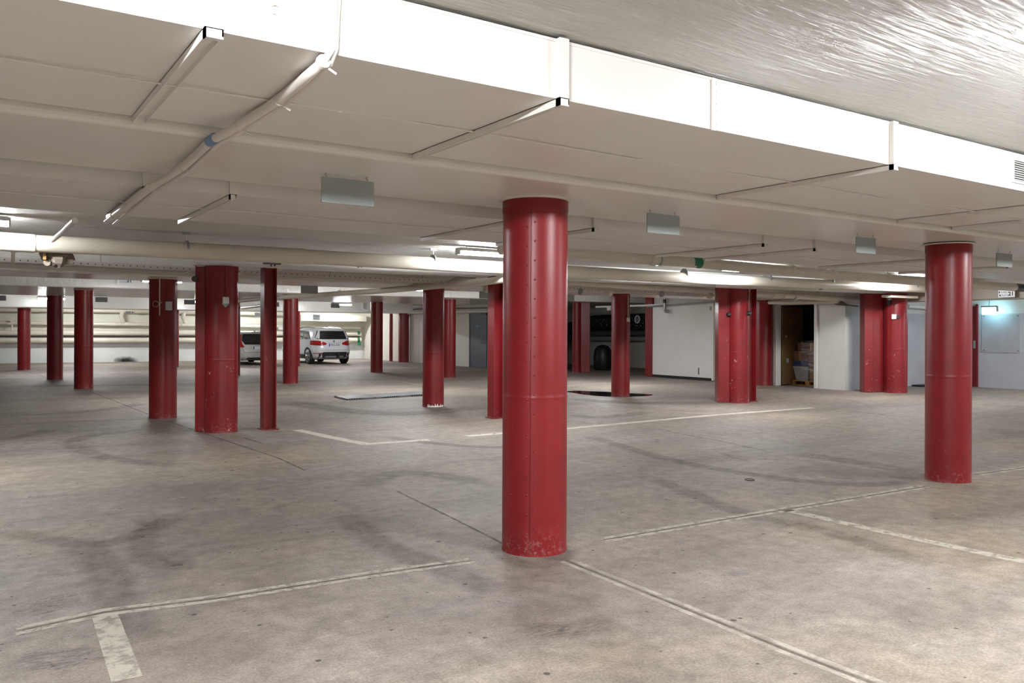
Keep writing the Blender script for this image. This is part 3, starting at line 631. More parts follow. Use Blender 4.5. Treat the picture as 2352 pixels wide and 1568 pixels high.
pipe('drain_pipe', 'short cream pipe dropping behind the silver car side, seen between two columns', [Pu(622, 699, 8.4), Pu(556, 707, 8.4)], 0.055, 'cream', (.8,), (.3,), hm='cream')
# right part: cross pipes over the recess on the right
pipe('drain_pipe', 'cream pipe sloping above the storeroom door', [Pu(1732, 695, 19.3), Pu(1880, 693, 19.3), Pu(1925, 692, 19.3)], 0.055, 'cream', (.6,))
# green pipe label on far right pipe
pipe('conduit_pipe', 'pale pipe with green lettering at far right below the large pipe', [Pv(2200, 655, 9.6), Pv(2236, 656, 9.6), Pv(2330, 659, 9.6)], 0.05, 'white', ())

# lamps -------------------------------------------------------------
def lamp(u, v, label, z=SL, L=1.25, em='lamp'):
    t = thing('ceiling_lamp', label, 'lamp', (u, v, z), 'fluorescent ceiling lamps')
    b = MB(); b.box((u-L/2, v-.07, z-.05), (u+L/2, v+.07, z)); b.box((u-L/2-.02, v-.06, z-.105), (u-L/2, v+.06, z-.01)); b.box((u+L/2, v-.06, z-.105), (u+L/2+.02, v+.06, z-.01))
    b.build('housing', 'white', t, (u, v, z))
    poly = [(v-.055, z-.05), (v-.055, z-.08), (v-.03, z-.105), (v+.03, z-.105), (v+.055, z-.08), (v+.055, z-.05)]
    MB().extr(poly, 'x', u-L/2, u+L/2).build('diffuser', em, t, (u, v, z))
    if z < SL-.01:
        for s in (-.36, .36): MB().tube([(u+s, v, z), (u+s, v, SL)], 0.012, 6).build('hanger_rod', 'steel', t, (u, v, z))
    return t
for x, y, l in ((-105, 508, 'glowing ceiling lamp at the far left edge above the thick cream pipe'), (1118, 577, 'brightest glowing ceiling lamp, immediately left of the central column'), (1702, 617, 'glowing ceiling lamp right of the central column, above the paired column with sensors'), (2084, 642, 'glowing ceiling lamp near the right foreground column')):
    p = Pv(x, y, 10.75); lamp(p.x, p.y, l, 2.83, 1.0)
lamp(-0.2, 1.0, 'ceiling lamp out of view left, lighting the near duct', L=1.25, em='lampleft')
lamp(5.0, 1.0, 'ceiling lamp just outside the top right corner of the picture', L=1.25, em='lampnear')
lamp(11.0, 1.0, 'ceiling lamp out of view to the right, in the near bay', L=1.25, em='lampnear')
lamp(22.6, 7.4, 'added ceiling lamp out of view at the far right by the blue-grey wall')  # unseen lamp added to brighten the blue-grey wall
lamp(17.5, 1.0, 'added ceiling lamp far out of view to the right, in the near bay', L=1.25, em='lampnear')  # unseen lamp added to lift the light at the right end
for u, l in ((Pv(372, 640, 19.2).x, 'ceiling lamp peeping out behind the top of the cable loop column'), (9.5, 'ceiling lamp glowing above the diagonal cream pipe'), (15.2, 'ceiling lamp in the third bay behind the round column in the puddle')): lamp(u, 19.2 if u < 10 else 18.2, l, 2.70, 1.25 if u > 8 else 0.8)
for u, l in ((2.55, 'lamp shining on both sides of the dark far left column'), (13.0, 'small bright lamp over the white car bay'), (7.6, 'lamp hidden behind the paired column over the far bay')): lamp(u, 32.0, l, 2.66, 0.8)
for u, l in ((4.6, 'lamp over the pipe wall behind the beam, far left'), (11.0, 'lamp over the pipe wall above the silver car'), (15.8, 'lamp over the pipe wall above the white car')): lamp(u, 39.6, l)

# hanging grey signs --------------------------------------------------
def gsign(x0, y0, x1, y1, v, top, label):
    a, b = Pv(x0, y0, v), Pv(x1, y1, v)
    za = max(a.z, b.z); u0, u1 = a.x, b.x; z1 = min(top-.025, za); z0 = z1-0.155
    t = thing('hanging_sign', label, 'sign', ((u0+u1)/2, v, z0), 'blank grey hanging signs')
    MB().box((u0, v-.006, z0), (u1, v+.006, z1)).build('sign_panel', 'grey', t, t.location, bevel=0.002)
    for f in (.1, .88):
        u = u0+(u1-u0)*f; m = MB()
        m.tube([(u, v, z1-.012), (u, v, z1+.008), (u-.012, v, z1+.018), (u, v, z1+.022+.004), (u, v, top)], 0.003, 6); m.build('hook', 'steel', t, t.location)
gsign(738, 402, 858, 473, 4.75, B1, 'blank grey hanging sign, largest, left of the central column')
gsign(1486, 488, 1560, 537, 4.75, B1, 'blank grey hanging sign between the two foreground columns, nearer the central one')
gsign(1966, 543, 2010, 579, 4.75, B1, 'blank grey hanging sign just left of the right foreground column')
gsign(2289, 580, 2324, 608, 4.75, B1, 'blank grey hanging sign right of the right foreground column')
gsign(691, 651, 730, 668, 15.8, BC, 'blank grey hanging sign above the diagonal pipe, right of the steel post')
gsign(1101, 667, 1140, 682, 15.8, BC, 'blank grey hanging sign half hidden by the steel post beside the central column')
gsign(1290, 675, 1319, 688, 15.8, BC, 'blank grey hanging sign peeping out right of the central column')
gsign(219, 682, 247, 694, 28.9, BF, 'small far grey sign right of the chipped round column')
gsign(423, 688, 448, 700, 28.9, BF, 'small far grey sign between the cable loop column and the paired column')
gsign(-16, 678, 14, 689, 28.9, BF, 'small far grey sign at the left picture edge')
gsign(760, 697, 780, 705, 28.9, BF, 'small far grey sign beside the lamp over the white car')
gsign(634, 694, 641, 703, 28.9, BF, 'sliver of a far grey sign right of the steel post')

# lettered parking signs ------------------------------------------------
a, b = Pv(268, 638, 22.97), Pv(305, 651, 22.97)
t = thing('parking_sign', 'white lettered sign reading HYRD PLATS 31 on the beam, left', 'sign', (a.x, 22.97, b.z))
zc = (a.z+b.z)/2; W = b.x-a.x; h = 0.15
MB().box((a.x, 22.955, zc-h/2), (b.x, 22.99, zc+h/2)).build('sign_panel', 'plate', t, t.location)
def sgn(nm, body, size, mat, mtx, **k):
    o = text(nm, body, size, mat, None, mtx, **k); return o
def par(o, t): o.parent = t; o.location = -Vector(t.location); return o
par(sgn('lettering', 'HYRD', .055, 'text', face_v(a.x+W*.16, 22.953, zc+h*.22)), t); par(sgn('lettering', 'PLATS', .055, 'text', face_v(a.x+W*.18, 22.953, zc-h*.22)), t)
par(sgn('number', '31', .13, 'text', face_v(a.x+W*.60, 22.953, zc), bold=.005), t)
MB().box((a.x+.015, 22.953, zc+h*.12), (a.x+.045, 22.956, zc+h*.36)).build('logo', 'navy', t, t.location)
uu = 20.4
a, b = Pu(2293, 670, uu), Pu(2331, 681, uu)
t = thing('parking_sign', 'white lettered sign reading HYRD PLATS 21 at the right', 'sign', (uu, a.y, b.z))
zc = (a.z+b.z)/2+.01; h = .165; W = abs(a.y-b.y)
MB().box((uu, min(a.y, b.y), zc-h/2), (uu+.02, max(a.y, b.y), zc+h/2)).build('sign_panel', 'plate', t, t.location)
MB().box((uu+.02, (a.y+b.y)/2-.05, zc-.03), (20.5, (a.y+b.y)/2+.05, zc+.03)).build('sign_bracket', 'steel', t, t.location)
y0 = max(a.y, b.y)
par(sgn('lettering', 'HYRD', .055, 'text', face_u(uu-.002, y0-W*.17, zc+h*.2)), t); par(sgn('lettering', 'PLATS', .055, 'text', face_u(uu-.002, y0-W*.2, zc-h*.22)), t)
par(sgn('number', '21', .125, 'text', face_u(uu-.002, y0-W*.60, zc-.005), bold=.005), t)
MB().box((uu-.002, y0-.04, zc+h*.1), (uu, y0-.012, zc+h*.38)).build('logo', 'navy', t, t.location); MB().box((uu-.002, y0-.055, zc-h*.36), (uu, y0-.025, zc-h*.08)).build('logo', 'navy', t, t.location)
def smallsign(x0, y0, x1, y1, v, label, l1, l2, num, backs=None, sz=.07):
    a, b = Pv(x0, y0, v), Pv(x1, y1, v); t = thing('parking_sign', label, 'sign', (a.x, v, b.z)); h = a.z-b.z; W = b.x-a.x
    MB().box((a.x, v, b.z), (b.x, v+.012, a.z)).build('sign_panel', 'plate', t, t.location)
    par(sgn('lettering', l1, sz, 'navy', face_v(a.x+W*.06, v-.003, b.z+h*.70)), t)
    if l2: par(sgn('lettering', l2, sz, 'navy', face_v(a.x+W*.06, v-.003, b.z+h*.28)), t)
    if num: par(sgn('number', num, h*.8, 'navy', face_v(a.x+W*.72, v-.003, b.z+h*.5), bold=.003), t)
    for f in (.15, .85): MB().tube([(a.x+W*f, v+.006, a.z), (a.x+W*f, v+.006, BH if 35 < v < 36.9 else SL)], 0.004, 6).build('sign_hanger', 'steel', t, t.location)
    return t
smallsign(288, 714, 309, 721, 37.3, 'small white sign with navy number 4 on the pipe wall, far left', 'HYRD', 'PLATS', '4')
smallsign(585, 717, 599, 726, 37.3, 'small white lettered sign left of the steel post, above the silver car', 'HYRD', 'PLATS', '')
smallsign(719, 722.5, 735, 735, 37.3, 'small white notice hanging above the white car', 'P  HYRD', 'PLATS', '')
a, b = Pw(640, 747, .35), Pw(652, 757, .35)
m = MB(); cc = (a+b)/2; d3 = Vector((WD.x, WD.y, 0)); m.obox(cc, d3*abs(b.x-a.x)/2, n3*.01, (0, 0, abs(a.z-b.z)/2))
tag(m.build('wall_notice', 'plate'), 'small blank white notice on the pipe wall between the two cars', 'sign')
# lit exit sign
ev = 11.0; a, b = Pu(2255.5, 704, 23.7), Pu(2288, 722, 23.7)
t = thing('exit_sign', 'glowing pale blue emergency exit sign box hanging at the right', 'sign', (23.7, (a.y+b.y)/2, b.z))
y0, y1 = sorted((a.y, b.y))
MB().box((23.7, y0, b.z), (23.73, y1, a.z-.02)).build('light_panel', 'exit', t, t.location)
m = MB(); m.box((23.68, y0-.03, a.z-.02), (23.75, y1+.02, a.z+.02)); m.box((23.68, y0-.035, b.z+.08), (23.75, y0-.008, a.z)); m.tube([(23.71, (y0+y1)/2, a.z+.02), (23.71, (y0+y1)/2, SL)], .008, 6); m.build('sign_housing', 'grey', t, t.location)

# cable tray ------------------------------------------------------------
p0, p1 = Pv(-350, 578, 14.2), Pv(1640, 678, 14.2); d = (p1-p0).normalized(); L = (p1-p0).length
t = thing('cable_tray', 'long perforated white cable ladder running across behind the pipes', 'cable tray', p0)
rot = d.to_track_quat('X', 'Z')
def trayobj(nm, mb, mat):
    o = mb.build(nm, mat, t, None); o.location = (0,0,0); o.rotation_mode = 'QUATERNION'; o.rotation_quaternion = rot; return o
trayobj('side_rail', MB().box((0, -.01, -.035), (L, .01, .035)), 'rail')
trayobj('side_rail', MB().box((0, .38, -.035), (L, .40, .035)), 'rail')
k = 0; x = .2
while x < L: trayobj('rung', MB().box((x, .01, -.035), (x+.03, .38, -.012)), 'white'); x += .42
for i in range(4): trayobj('tray_cable', MB().tube([(0.1, .06+i*.09, -.005), (L*.4, .09+i*.08, .0), (L-.1, .06+i*.09, -.005)], .012, 6), 'cable')
m = MB(); x = 1.2
while x < L:
    q = p0+d*x; m2 = MB().tube([(x, .2, -.03), (x, .2, SL-q.z-.0)], .007, 6); trayobj('hanger_rod', m2, 'steel'); x += 1.9
# torn insulation lump
t = thing('hanging_insulation', 'torn lump of grey pipe insulation dangling below the pipe at far left', 'insulation', Pv(132, 585, 11.3))
rm = random.Random(3); c = Pv(132, 590, 11.6); m = MB(); ns, nr = 14, 8
for i in range(nr):
    th = i/(nr-1)*math.pi
    for k in range(ns):
        ph = 2*math.pi*k/ns; r = 0.15*(0.75+.5*rm.random()); m.v.append(Vector((c.x+r*1.15*math.sin(th)*math.cos(ph), c.y+r*.7*math.sin(th)*math.sin(ph), c.z+r*.75*math.cos(th))))
m.f = [(i*ns+k, i*ns+(k+1)%ns, (i+1)*ns+(k+1)%ns, (i+1)*ns+k) for i in range(nr-1) for k in range(ns)]; m.sm = [False]*len(m.f)
m.build('foam_lump', 'foam', t, t.location)
q = Pv(113, 603, 11.6); MB().tube([q+Vector((-.03,-.06,0)), q+Vector((.04,.05,.02))], .045, 10).build('pipe_stub', 'foam', t, t.location)
q = Pv(102, 582, 11.5); MB().obox(q, (.016,0,0), (0,.03,0), (0,0,.075)).build('brown_tape', 'tan', t, t.location)
# small white plaster remains
# white bracket at far left
q = Pv(30, 578, 12.2); m = MB(); m.add([q+Vector((-.17,0,.13)), q+Vector((.2,0,.1)), q+Vector((.0,0,-.03)), q+Vector((-.17,.02,.13)), q+Vector((.2,.02,.1)), q+Vector((0,.02,-.03))], [(0,1,2),(5,4,3),(0,3,4,1),(1,4,5,2),(2,5,3,0)]); m.tube([q, q+Vector((0,0,-.15))], .02, 8)
tag(m.build('pipe_bracket', 'cream'), 'triangular cream bracket on the pipe at far left', 'bracket')

# fittings on columns ---------------------------------------------------
def on_col(c, r, px, z):
    """point on a round column's surface along the image column px"""
    best = None
    for k in range(720):
        a = k*math.pi/360; p = Vector((c.x+r*math.cos(a), c.y+r*math.sin(a)))
        if (p-c).dot(-p) < 0: continue
        X = su*p.x-cu*p.y; Y = cu*p.x+su*p.y; x = CX+F*X/Y
        if best is None or abs(x-px) < best[0]: best = (abs(x-px), p, Vector((math.cos(a), math.sin(a), 0)))
    p = best[1]; return Vector((p.x, p.y, z)), best[2]
def zat(c, py, px):
    Y = cu*c.x+su*c.y; return CH+Y*ray(px, py)[2]
def fit_box(name, label, cat, c, r, x0, x1, y0, y1, mat, depth=.05, cond=None, cmat='red', extra=None, group=None):
    xm = (x0+x1)/2; z0, z1 = zat(c, y1, xm), zat(c, y0, xm); p, n = on_col(c, r, xm, (z0+z1)/2); Y = cu*c.x+su*c.y
    w = (x1-x0)*Y/F; s = Vector((-n.y, n.x, 0)); t = thing(name, label, cat, (p.x, p.y, z0), group)
    MB().obox(p+n*depth/2, s*w/2, n*depth/2, (0, 0, (z1-z0)/2)).build('box', mat, t, t.location, bevel=.006)
    if cond: 
        zt = zat(c, cond, xm); MB().tube([p+n*.012+Vector((0,0,(z1-z0)/2)), Vector((p.x, p.y, zt))+n*.012], .009, 8).build('conduit', cmat, t, t.location)
    return t, p, n, s, z0, z1
t, p, n, s, z0, z1 = fit_box('junction_box', 'grey and white control box on the column with the cable loop', 'electrical box', cC, .232, 379, 392, 693, 713, 'plate', .06)
MB().obox(p+n*.02-s*(-.05), s*.012, n*.02, (0,0,(z1-z0)/2)).build('hinge_side', 'grey', t, t.location)
# antenna tube + loop
t = thing('wall_conduit', 'thin pale conduit with looped wire on the cable loop column', 'conduit', (cC.x, cC.y, 1.8))
za, zb = zat(cC, 634, 367), zat(cC, 725, 367); p, n = on_col(cC, .232, 367, zb)
MB().tube([p+n*.014, Vector((p.x, p.y, za-.01))+n*.014], .011, 8).build('tube', 'cable', t, t.location)
zc = zat(cC, 699, 360); q, n2 = on_col(cC, .232, 359, zc); s2 = Vector((-n2.y, n2.x, 0)); m = MB()
m.tube([q+n2*.02+s2*.055*math.cos(k*.45)+Vector((0,0,.05*math.sin(k*.45))) for k in range(15)]+[q+n2*.02+s2*.12+Vector((0,0,.035))], .005, 6)
m.build('wire_loop', 'cable', t, t.location)
# bracket frame near the top
zc = zat(cC, 659, 384); q, n2 = on_col(cC, .232, 384, zc); s2 = Vector((-n2.y, n2.x, 0)); Yc = 14.6
t, p, n, s, z0, z1 = fit_box('switch_box', 'small white switch box with grey bracket on the broad paired column', 'electrical box', cD, .245, 510.5, 524, 683, 698, 'white', .05, 615, 'redchip')
m = MB(); q = p+n*.01; zz = z0; m.add([q-s*.055+Vector((0,0,zz-p.z)), q+s*.055+Vector((0,0,zz-p.z)), q+Vector((0,0,zz-p.z-.06)), q-s*.055+n*.02+Vector((0,0,zz-p.z)), q+s*.055+n*.02+Vector((0,0,zz-p.z)), q+n*.02+Vector((0,0,zz-p.z-.06))], [(0,1,2),(5,4,3),(0,3,4,1),(1,4,5,2),(2,5,3,0)]); m.build('bracket', 'grey', t, t.location)
z = zat(cD, 641, 458); q = cD+LX*.39-LY*.02; t = thing('alarm_bell', 'small grey alarm fitting high on the left edge of the broad paired column', 'alarm', (q.x, q.y, z))
m = MB(); m.tube([(q.x, q.y, z), (q.x-LY.x*.07, q.y-LY.y*.07, z)], [.05, .045], 14); m.build('bell', 'bracket', t, t.location); MB().tube([(q.x, q.y, z+.03), (q.x, q.y, z+.27)], .012, 8).build('conduit', 'dark', t, t.location)
# sensors on T
for xx, yy, lab in ((1672, 722, 'black sensor on a thin conduit, left one on the paired column by the sliding panel'), (1718, 720, 'black sensor on a thin conduit, right one on the paired column by the sliding panel')):
    if xx < 1680:
        q = cT+LX*.25-LY*.115; nn = Vector((-LY.x, -LY.y, 0)); p = Vector((q.x, q.y, zat(cT, yy, xx)))
    else: p, nn = on_col(cT, .25, xx, zat(cT, yy, xx))
    t = thing('wall_fitting', lab, 'sensor', p, 'black sensors on the paired column'); s = Vector((-nn.y, nn.x, 0))
    m = MB(); m.tube([p, p+nn*.05, p+nn*.07], [.05, .048, .03], 14); m.build('sensor_head', 'dark', t, t.location)
    MB().tube([p+s*.03+nn*.03, p+s*.065+nn*.02], [.03, .008], 8).build('sensor_shield', 'grey', t, t.location)
    MB().tube([p+nn*.012+Vector((0,0,.05)), Vector((p.x, p.y, 2.5))+nn*.012], .009, 8).build('conduit', 'reddark', t, t.location)
fit_box('junction_box', 'tiny cream box on a thin conduit on the column in the puddle', 'electrical box', base_uv(1425, 910, .222), .222, 1437, 1446, 730, 739, 'cream', .04, 678, 'cream')
t, p, n, s, z0, z1 = fit_box('switch_box', 'white box with dark fitting on the broad grooved column', 'electrical box', cV, .29, 2049, 2059, 722, 733, 'white', .06, 690, 'red')
m = MB(); m.tube([p+s*.10, p+s*.10+n*.06], .04, 12); m.build('push_button', 'dark', t, t.location)
p, n = on_col(cV, .29, 2043, zat(cV, 686, 2043)); t = thing('alarm_bell', 'round grey bell high on the broad grooved column', 'alarm', p)
MB().tube([p, p+n*.05, p+n*.08], [.065, .06, .03], 16).build('bell', 'steel', t, t.location); MB().obox(p+Vector((0,0,-.1))+n*.03, s*.05, n*.03, (0,0,.06)).build('bell_box', 'dark', t, t.location)

# ------------------------------------------------------------------ back wall pipes
def wallpipe(label, pts, off_, dia, coll=(), mat='cream', brk=()):
    P = [Pw(x, y, off_) for x, y in pts]; r = dia/2; t = thing('wall_pipe', label, 'pipe', P[0], 'pipes along the back wall')
    MB().tube(P, r, 16).build('pipe_run', mat, t, t.location)
    for x, y in coll:
        q = Pw(x, y, off_); MB().tube([q-d3*.1, q-d3*.09, q+d3*.09, q+d3*.1], [r, r*1.13, r*1.13, r], 16).build('coupling', mat, t, t.location)
    a, b = P[0], P[-1]; k = 0
    for f in (.12, .3, .5, .7, .9):
        q = a.lerp(b, f); MB().obox(q-n3*(off_/2)+Vector((0,0,-r*.8)), d3*.02, n3*(off_/2), (0,0,.02)).build('wall_bracket', 'cream', t, t.location)
    return t, P, r
wallpipe('topmost cream pipe on the back wall, just under the far beam', [(-150, 709), (250, 713), (560, 719), (700, 722)], .35, .20, ((320, 714), (575, 719)))
wallpipe('upper thin cream pipe on the back wall, above the two thick ones', [(-150, 739), (0, 741), (430, 746), (690, 750), (828, 753)], .28, .17, ((20, 741), (262, 744), (289, 744), (420, 746), (566, 748), (815, 752.5)))
t2, P2, r2 = wallpipe('upper of the two thick white pipes on the back wall', [(-150, 764), (0, 764), (430, 764.5), (800, 766), (829, 766.5)], .30, .235)
t3, P3, r3 = wallpipe('lower of the two thick white pipes on the back wall', [(-150, 781.5), (0, 781.5), (430, 781), (800, 780.5), (829, 780.5)], .30, .25)
wallpipe('slim dark pipe between the two thick pipes at the far corner', [(-150, 772.5), (0, 772.5), (430, 772.5), (826, 773)], .2, .06, mat='lead')
for t_, y, r in ((t2, 766, r2), (t3, 780.5, r3)):
    q = Pw(826, y, .30); MB().tube([q-d3*.14-d3*.0, q+d3*.0], r*1.02, 16).build('green_label', 'green', t_, t_.location)
a, b = Pw(821, 786, .42), Pw(829, 793, .42); m = MB(); m.obox((a+b)/2, d3*.09, n3*.006, (0,0,.09)); tag(m.build('pipe_tag', 'green'), 'green tag hanging under the lower thick pipe in the far corner', 'tag')
for x, y in ((278, 727), (420, 728)):
    p = Pw(x+4, 716, .35); q = Pw(x, y, .45); r_ = Pw(x+6, 742, .28); m = MB(); m.tube([p, p+(q-p)*.5+Vector((0,0,.05)), q, q+(r_-q)*.6, r_], .09, 12)
    lab = 'angled cream connecting pipe on the back wall left of the cable loop column' if x < 300 else 'angled cream connecting pipe on the back wall right of the cable loop column'
    tag(m.build('pipe_branch', 'cream'), lab, 'pipe')
t = thing('pipe_valve', 'small cream valve and drop pipe on the back wall by the leftmost column', 'valve', Pw(27, 748, .3))
MB().tube([Pw(27, 738, .3), Pw(27, 762, .3)], .035, 10).build('drop_pipe', 'cream', t, t.location); q = Pw(27, 737, .34); MB().tube([q-n3*.0, q+n3*.1], .06, 10).build('valve_wheel', 'cream', t, t.location)
# boxed duct at the far right end of the back wall
a = Pw(695, 729, .75); m = MB(); e0 = Pw(688, 722, .75); e1 = Pw(838, 733, .75); z0 = e1.z-.12
m.obox(((e0+e1)/2).xy.to_3d()+Vector((0,0,z0+.16)), d3*((e1-e0).xy.length/2), n3*.30, (0,0,.16))
tag(m.build('boxed_duct', 'cream', bevel=.01), 'cream boxed duct along the top of the back wall above the white car', 'duct')
# soot mark low on the back wall
m = MB(); ns = 24; c = Pw(287, 829, .012); vs = [c]; 
for ring in (0.4, 1.0):
    for k in range(ns):
        an = 2*math.pi*k/ns; vs.append(c+d3*(.62*ring*math.cos(an)+.12*ring*max(0, math.cos(an)))+Vector((0,0,.30*ring*math.sin(an)-.0)))
for v_ in vs: v_.z = max(v_.z, .005)
m.add(vs, [(0, 1+k, 1+(k+1)%ns) for k in range(ns)]+[(1+k, 1+ns+k, 1+ns+(k+1)%ns, 1+(k+1)%ns) for k in range(ns)])
m.fd = {i: (1.0 if i == 0 else (.62 if i <= ns else 0.0)) for i in range(len(vs))}
struct(m.build('trim_3', 'stain', fix=False))

# ------------------------------------------------------------------ side wall right of the cars: door, pipes
dv0, dv1 = Pu(1117, 842, UR).y, Pu(1081, 840, UR).y; dz = Pu(1100, 723, UR).z
t = bpy.data.objects.new('door_1', None); COL.objects.link(t); t.location = (UR, dv0, 0); struct(t)
MB().box((UR-.03, dv0, .01), (UR+.02, dv1, dz)).build('door_leaf', 'door', t, t.location)
m = MB(); m.box((UR-.045, dv0-.07, 0), (UR+.02, dv0, dz+.07)); m.box((UR-.045, dv1, 0), (UR+.02, dv1+.07, dz+.07)); m.box((UR-.045, dv0-.07, dz), (UR+.02, dv1+.07, dz+.07)); m.build('door_frame', 'door', t, t.location)
q = Pu(1107, 785, UR); MB().tube([(UR-.03, q.y, q.z), (UR-.08, q.y, q.z), (UR-.08, q.y+.13, q.z)], .014, 8).build('door_handle', 'steel', t, t.location)
MB().tube([(UR-.03, q.y-.02, q.z+.17), (UR-.05, q.y-.02, q.z+.17)], .025, 10).build('lock', 'steel', t, t.location)
q = Pu(1098, 748.5, UR); MB().box((UR-.034, q.y-.09, q.z-.05), (UR-.03, q.y+.09, q.z+.05)).build('door_plate', 'blue', t, t.location)
for y, r, lab, mt in ((717, .05, 'cream service pipe along the top of the cream side wall, lower of three', 'cream'), (709, .025, 'thin dark service pipe along the top of the cream side wall, middle one', 'lead'), (703, .03, 'thin cream service pipe along the top of the cream side wall, upper one', 'cream')):
    pipe('service_pipe', lab, [Pu(932, y+3, UR-.2), Pu(970, y, UR-.2), Pu(1118, y-2, UR-.2), Pu(1160, y-3, UR-.2)], r, mt, (.3, .7), ())
for x in (963, 1004):  # board joints on the side wall
    q = Pu(x, 830, UR).y; struct(MB().box((UR-.006, q-.012, 0), (UR+.01, q+.012, 2.3)).build('trim_4', 'bracket' if x < 0 else 'creamwall'))
q = Pv(843, 705, 34.6); tag(MB().tube([q+Vector((-.25,0,.22)), q+Vector((-.24,0,-.05)), q+Vector((-.12,0,-.13)), q+Vector((.2,0,-.13))], .045, 10).build('pipe_bend', 'white'), 'white bent pipe end beside the dark column right of the white car', 'pipe')

# ------------------------------------------------------------------ dark recess behind the columns on the right
t = thing('foil_duct', 'fat crinkled black duct hanging in the dark recess', 'duct', (22.9, 24, 1.9))
for vv in (23.5, 26.5): MB().tube([(22.9, vv, 2.15), (22.9, vv, SL)], .012, 6).build('hanger_rod', 'steel', t, t.location)
P = [Pu(1500, 738, 22.9), Pu(1420, 739, 22.9), Pu(1370, 741, 22.9), Pu(1335, 746, 22.9), Pu(1308, 758, 22.9), Pu(1285, 790, 22.9)]
MB().tube(P, .33, 20).build('duct_run', 'foil', t, t.location)
q = Pu(1463, 733, 22.5); m = MB(); m.tube([(22.52, q.y, q.z), (22.54, q.y, q.z)], .19, 24); o = m.build('round_badge', 'plate', t, t.location)
MB().tube([(22.515, q.y+.19*math.cos(k*math.pi/12), q.z+.19*math.sin(k*math.pi/12)) for k in range(25)], .018, 8).build('badge_ring', 'dark', o, t.location); o2 = o
MB().tube([(22.515, q.y+.05*math.cos(k*math.pi/8), q.z+.09*math.sin(k*math.pi/8)) for k in range(17)], .018, 8).build('badge_mark', 'dark', o, t.location)
for c_ in o.children: c_.location = (0,0,0)
pipe('lagged_pipe', 'grey lagged pipe under the black duct in the recess', [Pu(1486, 764, 22.9), Pu(1358, 766, 22.9)], .09, 'lead')
pipe('lagged_pipe', 'pale lagged pipe lowest in the dark recess', [Pu(1488, 778, 23.3), Pu(1358, 777, 23.3)], .10, 'bin')
q = G(1371, 850); m = MB(); m.lathe([(.30, 0), (.36, .1), (.37, .5), (.33, .8), (.22, .95), (.05, 1.0)], (q.x+.3, q.y, 0), 24)
tag(m.build('waste_bin', 'dark'), 'black round-topped bin standing in the dark recess', 'bin')

# white sliding panel
t = thing('sliding_panel', 'white sliding panel door with a short black pull, right of the red pilaster', 'door', (UP, Vp0, 0)); zt = Pu(1570, 701, UP).z
MB().box((UP-.09, Vp0+.03, .09), (UP-.03, Vp1-.0, zt)).build('panel', 'white', t, t.location, bevel=.006)
MB().box((UP-.07, Vp0, .0), (UP-.01, Vp1, .09)).build('bottom_gap_shade', 'dark', t, t.location)  # dark bar drawn as the shade in the gap below the panel
MB().box((UP-.12, Vp0-.04, .02), (UP-.01, Vp0+.03, zt)).build('edge_post', 'white', t, t.location)
q = Pu(1604.5, 852, UP-.1); MB().box((UP-.10, q.y-.015, q.z-.11), (UP-.088, q.y+.015, q.z+.11)).build('pull_handle', 'dark', t, t.location)
MB().box((UP-.20, Vp0-.1, zt), (UP-.105, Vp1+2.9, zt+.06)).build('top_track', 'white', t, t.location)
q = Pu(1531, 701, UP-.25); t = thing('bent_pipe', 'grey U-bent pipe in front of the top of the white sliding panel', 'pipe', q)
m = MB(); m.tube([q+Vector((0,.09,.30)), q+Vector((0,.09,-.12)), q+Vector((0,.06,-.19)), q+Vector((0,-.04,-.21)), q+Vector((0,-.12,-.19))], .05, 12); m.build('bend', 'steel', t, t.location)
MB().tube([q+Vector((0,.09,.08)), q+Vector((0,.09,.2))], .058, 12).build('rubber_sleeve', 'dark', t, t.location)
pipe('conduit_pipe', 'thin grey pipe along the head of the white sliding panel', [Pu(1487, 704, UP-.2), Pu(1640, 694, UP-.2)], .03, 'steel')
q = Pu(1634, 708, UP-.08); t = thing('wall_socket', 'small grey socket with drooping wire at the top right of the sliding panel', 'socket', q)
MB().cbox(q, (.06, .09, .12)).build('socket_box', 'grey', t, t.location); MB().tube([q+Vector((0,0,.06)), q+Vector((0,.06,-.0)), q+Vector((0,.2,.06)), q+Vector((0,.26,.12))], .008, 6).build('wire', 'dark', t, t.location)

q = Pu(1399, 708, UP-.3); tag(MB().cbox(q, (.12, .13, .16)).build('wall_fitting', 'plate', bevel=.02), 'small white lamp housing hanging left of the column in the puddle', 'sensor')  # plain white box stands in for a small lit fitting
# storeroom doorway with open plywood door and pallet of wrapped goods
t = bpy.data.objects.new('door_2', None); COL.objects.link(t); t.location = (UP, Vd0, 0); struct(t)
m = MB(); m.box((UP-.06, Vd0-.09, 0), (UP+.17, Vd0+.0, DT+.09)); m.box((UP-.06, Vd1, 0), (UP+.17, Vd1+.10, DT+.09)); m.box((UP-.06, Vd0, DT), (UP+.17, Vd1, DT+.09)); m.build('door_frame', 'whitewall', t, t.location, bevel=.008)
lf = MB().box((UP+.17, Vd1-.06, .03), (UP+.17+.92, Vd1-.015, DT-.02)).build('door_leaf', 'wood', t, t.location)
m = MB(); m.cbox((UP+.38, Vd1-.065, .72), (.10, .006, .12)); m.cbox((UP+.78, Vd1-.065, .74), (.10, .006, .12)); m.cbox((UP+.30, Vd1-.065, 1.42), (.06, .03, .07)); m.build('white_mark', 'bin', lf, t.location); lf.children[0].location = (0,0,0)
pu = UP+.62; pv1 = Pu(1813, 884, pu).y; pv0 = pv1-1.2
t = thing('wooden_pallet', 'wooden pallet on the storeroom floor under the wrapped boxes', 'pallet', (pu, pv0, 0))
m = MB()
for k in range(5): m.box((pu+k*.18, pv0, .122), (pu+k*.18+.12, pv1, .144))
m.build('deck_board', 'pallet', t, t.location)
m = MB()
